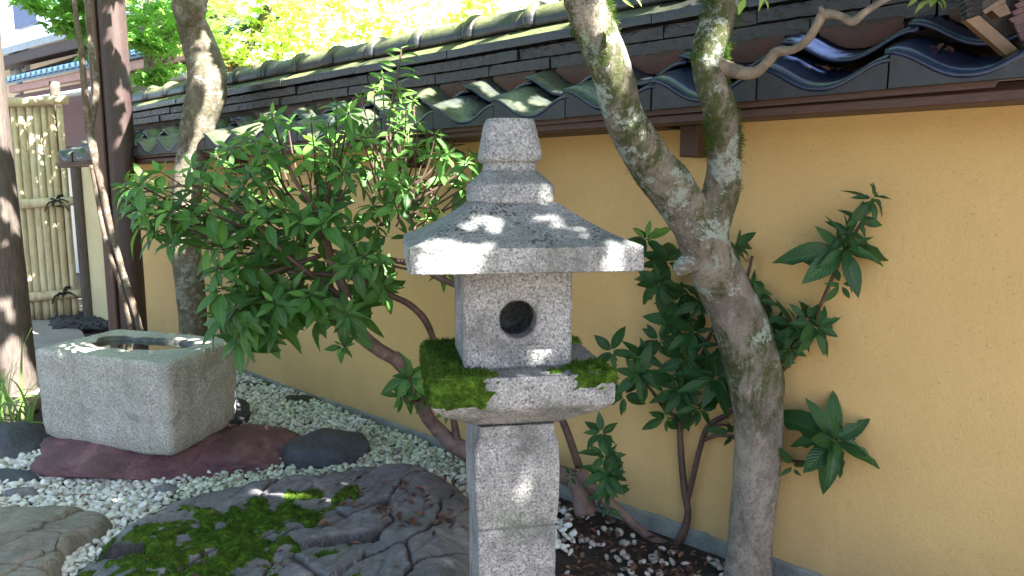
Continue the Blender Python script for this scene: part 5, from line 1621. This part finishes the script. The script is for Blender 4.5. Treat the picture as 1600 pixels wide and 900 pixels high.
for i in range(9):
    a = at(1503+i*1.2, -34+i*7.2, YE-.01); b = at(1531+i*.6, -38+i*7.2, YE+.03)
    bevel_box(mb, (a+b)/2+Vector((.0,.01,0)), (b-a)/2, Vector((.001,.012,-.001)), Vector((0,0,.0052)), .002)
mb.build('shingle_edge', M['noshi'], ev)
eq('roof_slab', 'noshi', [(1500,-60),(1496,-150),(1800,-230),(1800,-60)], .03, .04)

# litter caught in the roof troughs
mb = MB(); rr = random.Random(8)
for (px, py, n) in ((1465,82,9),(1480,86,6),(1435,90,3),(1300,114,3),(1262,110,3),(1290,108,2),(713,142,8)):
    for _ in range(n):
        c = wallp(px+rr.uniform(-16,16), py+rr.uniform(-4,4), .14)
        dead_leaf(mb, c+Vector((0,0,.004)), rr.uniform(.010,.024), rr)
tag(mb.build('roof_litter', M['litter']), kind='stuff')

# ================================================================== OVERHEAD CANOPY (unseen leaves added to shade the garden)
e1 = S.cross(Vector((0,0,1))).normalized(); e2 = S.cross(e1).normalized()
def ab(p): return (p.dot(e1), p.dot(e2))
holes = []
bpy.context.view_layer.update()
DG = bpy.context.evaluated_depsgraph_get()
def hole(px, py, Y, rx, p=0.0):
    """leave a gap in the leaf cover where the sun reaches the surface seen at this pixel"""
    ok, loc, nrm_, _i, _o, _m = scene.ray_cast(DG, EYE, ray(px, py).normalized())
    q = loc if ok and abs(loc.y-Y) < 1.2 else at(px, py, Y)
    holes.append((*ab(q), rx*q.y/F, p))
# lantern roof, fire box and platform flecks
for (px, py, Y, r) in ((665,405,1.15,17),(690,400,1.15,20),(715,405,1.15,20),(738,400,1.15,18),(755,345,1.26,9),(740,352,1.25,8),(770,350,1.26,7),(745,333,1.3,6),(828,330,1.3,6),(842,340,1.29,6),(862,341,1.28,6),(882,342,1.28,5),(880,356,1.25,4),(903,367,1.22,8),(922,370,1.22,7),(950,372,1.25,6),(968,378,1.27,9),(985,382,1.27,9),(1008,408,1.25,6),(790,586,1.22,7),(805,586,1.22,5)):
    hole(px, py, Y, r)
for i in range(9): hole(840+6.5*i, 531-4.6*i, 1.27, 7.5)
for (px, py, r) in ((945,20,22),(958,60,20),(968,100,18),(975,140,18),(985,175,20),(1000,215,20),(1012,240,14),(1040,245,6),(1060,270,5),(1130,60,7),(1118,45,7),(1105,105,14),(1120,110,12),(1140,112,9),(1125,150,15),(1138,178,14),(1150,200,8),(1152,230,8),(1155,262,10),(1148,295,10),(1140,320,8),(1128,350,6)):
    hole(px, py, 1.58 if py < 260 else 1.66, r*1.1, 1 if py > 100 else 0)
for (px, py, Y, r) in ((1008,365,1.9,20),(1025,378,1.9,16),(985,372,1.9,12),(622,70,2.2,30),(620,95,2.2,36),(616,130,2.2,38),(612,175,2.2,40),(640,205,2.2,25),(560,190,2.15,24),(545,170,2.15,22),(425,185,2.1,26),(460,180,2.1,20),(235,285,2.1,26),(215,325,2.1,20),(280,320,2.1,26),(300,355,2.1,22),(340,330,2.1,20),(400,330,2.1,28),(420,300,2.1,14),(300,250,2.1,22),(330,290,2.1,12),(480,345,2.1,16),(440,265,2.1,20),(700,250,2.2,18),(735,255,2.2,18),(690,300,2.2,14),(500,230,2.1,22),(590,240,2.15,20),(130,545,2.75,20),(95,553,2.6,8)):
    hole(px, py, Y, r, 2)
for q_ in sunlit: hole(*q_, 2)
# tile roof: broken sun on the old mossy run and the ridge
for (px, py, r) in ((330,215,26),(360,205,20),(480,215,30),(520,205,26),(560,200,20),(700,160,16),(850,160,14),(800,165,12),(870,40,16),(745,52,14),(662,70,14),(930,40,12),(1040,25,26),(1080,20,24),(1010,36,20),(520,180,20),(400,200,20),(230,160,16),(250,150,14),(215,190,12),(600,150,18),(690,90,26),(780,72,26),(840,60,20),(450,140,22)):
    hole(px, py, ((WO-WN*.0)-EYE).dot(WN)/((at(px,py,1)-EYE).dot(WN))*1.0*.97, r, 2)
# gate post, back tree, sapling, log post, fence dapples
for (px, py, Y, r, p) in ((196,45,3.9,26,1),(200,80,3.9,22,1),(208,110,3.9,10,1),(200,200,3.9,10,1),(192,225,3.9,9,1),(205,180,3.9,8,1),(318,100,3.8,14,1),(336,130,3.8,14,1),(340,150,3.8,12,1),(325,190,3.8,18,1),(320,225,3.8,18,1),(312,250,3.8,14,1),(318,60,3.8,9,1),
    (10,20,3.25,12,1),(12,80,3.25,16,1),(5,120,3.25,20,1),(15,160,3.25,22,1),(8,190,3.25,18,1),(25,300,3.2,7,1),(14,335,3.2,16,1),(22,350,3.2,12,1),(10,380,3.2,8,1),(30,440,3.2,6,1),(8,480,3.2,12,1),(20,500,3.2,8,1),(15,540,3.2,12,1),
    (45,175,5.7,9,1),(60,220,5.7,8,1),(62,250,5.7,15,1),(85,235,5.7,12,1),(78,215,5.7,9,1),(100,215,5.7,6,1),(50,370,5.7,15,1),(45,390,5.7,10,1),(65,350,5.7,10,1),(75,278,5.7,6,1),(43,180,5.7,7,1),(55,300,5.7,6,1),
    (143,240,3.55,14,1),(152,285,3.55,9,1),(165,320,3.55,9,1),(172,350,3.55,8,1),(185,395,3.55,8,1),(190,420,3.55,6,1),(130,200,3.55,8,1),(18,640,2.8,34,1),(40,600,2.8,30,1),(25,560,2.8,26,1)):
    hole(px, py, Y, r*((1.15 if py < 200 else .6) if px < 32 else .75), p)
prot = [(*ab(at(x, y, Yq)), 2) for x in range(50, 380, 22) for y in range(570, 740, 20) for Yq in (2.35, 2.5)] + [(*ab(gnd(x, y, .1)), 1) for x in range(180, 740, 25) for y in range(765, 905, 20)]
hgrid = {}
for h in holes:
    kx, ky = int(h[0]//.2), int(h[1]//.2)
    for i in range(-2, 3):
        for j in range(-2, 3): hgrid.setdefault((kx+i, ky+j), []).append(h)
def lit_gap(p, pad=0.0):
    a, b = ab(p)
    for h in hgrid.get((int(a//.2), int(b//.2)), ()):
        if (h[0]-a)**2+(h[1]-b)**2 < (h[2]+pad*(.30 if h[2] > .017 else .17))**2:
            for q in (prot if h[3] else ()):
                if q[2] >= h[3] and (q[0]-a)**2+(q[1]-b)**2 < .0009: return False
            return True
    return False
def in_frame(p, m=90):
    d = p-EYE; z = d.dot(FW)
    if z < .05: return False
    x = 800+F*d.x/z; y = 450-F*d.dot(UPV)/z
    return -m < x < 1600+m and -m < y < 900+m
rr = random.Random(77)
def canopy(n, target, hlo, hhi, size, mb, sparse=None):  # places leaves sunward of each target so their shadows fall on it
    for _ in range(n):
        q = target()
        z = rr.uniform(hlo, hhi); p = q + S*((z-q.z)/S.z)
        if p.z < hlo: continue
        if (p-EYE).length < .55 or in_frame(p): continue
        if sparse and sparse(p): continue
        nrm = (S*.9 + Vector((rr.gauss(0,.55), rr.gauss(0,.55), rr.gauss(0,.35)))).normalized(); u = nrm.orthogonal().normalized(); u.rotate(Quaternion(nrm, rr.uniform(0, 6.28))); v = nrm.cross(u)
        L = size*rr.uniform(.7,1.25)
        if lit_gap(p, L): continue
        if rr.random() < 0: continue
        t = rr.random()
        mb.add([p-u*L*.5, p-u*L*.15+v*L*.26, p+u*L*.5, p-u*L*.15-v*L*.26], [(0,3,2,1)], [(.5,0),(1,.5),(.5,1),(0,.5)], tint=(t,t,t,1))
mb = MB()
def tg_near(): return Vector((rr.uniform(-2.3,1.5), rr.uniform(.9,3.2), rr.uniform(0,.5)))
def tg_mid(): return Vector((rr.uniform(-1.6,1.6), rr.uniform(1.0,2.6), rr.uniform(.5,1.3)))
canopy(20000, tg_near, 2.35, 3.6, .085, mb)
canopy(7500, tg_mid, 2.35, 3.4, .085, mb)
canopy(1800, lambda: Vector((rr.uniform(-2.75,-1.95), rr.uniform(3.0,3.6), rr.uniform(0,1.35))), 2.5, 3.6, .09, mb)
canopy(1000, lambda: Vector((rr.uniform(-2.35,-1.9), rr.uniform(3.7,4.2), rr.uniform(0,1.75))), 2.5, 3.9, .09, mb)
canopy(700, lambda: Vector((rr.uniform(-1.8,-1.3), rr.uniform(3.3,3.7), rr.uniform(.8,2.0))), 2.6, 3.9, .09, mb)
tag(mb.build('crown_or_shade', M['leaf'], ft), kind='stuff')  # unseen leaves added to shade the near garden, hung on this tree
mb = MB()
def tg_far(): return Vector((rr.uniform(-5.5,-1.2), rr.uniform(2.6,6.5), rr.uniform(0,1.4)))
canopy(13000, tg_far, 2.5, 3.9, .10, mb, sparse=lambda p: fbm(Vector((*ab(p), 0)), 2.6, 5) > .10)
tag(mb.build('crown_or_shade', M['maple_leaf_dark'], bt), kind='stuff')  # unseen leaves added for broken shade at the far left
# sparse added leaves that shade the roof run
mb = MB()
def tg_roof():
    s = rr.uniform(-1.6, 5.6); return W(s, rr.uniform(-.25,.30), rr.uniform(1.2,1.55))
canopy(4200, tg_roof, 2.6, 3.6, .085, mb, sparse=lambda p: fbm(Vector((*ab(p), 3)), 3.0, 9) > .16)
tag(mb.build('roof_shade_leaves', M['leaf'], ft), kind='stuff')
# limbs that carry the added shade leaves
for k, (x, y, z, r) in enumerate(((.9,1.1,2.9,.02),(1.6,.6,3.0,.02),(2.2,1.2,3.1,.02),(1.2,2.3,3.2,.02))):
    mb = MB(); a = at(860 if k % 2 else 1200, -330, YT); tube(mb, [(a.x,a.y,a.z,.035),((a.x+x)/2,(a.y+y)/2,(a.z+z)/2+.15,.028),(x,y,z,r)], 6, 10, .1, 8, k); mb.build('branch', M['bark_front'], ft, smooth=True)
# a few bright leaves dipping into view at the top right and top centre
mb = MB()
for (px, py, n) in ((1178,2,4),(1450,3,5),(1475,-2,3),(972,3,3)):
    for _ in range(n):
        p = at(px+rr.uniform(-18,18), py-6+rr.uniform(-10,4), YT-.15); d = Vector((rr.uniform(-1,1), rr.uniform(-.4,.4), -.35)); m = leaf_mat(p, d, Vector((0,-.5,.8)), .030)
        v, f, uv = LEAFV[rr.randrange(4)]; t = rr.random(); mb.add([m @ q for q in v], f, uv, tint=(t,t,t,1))
tag(mb.build('low_leaves', M['maple_leaf'], ft), kind='stuff')
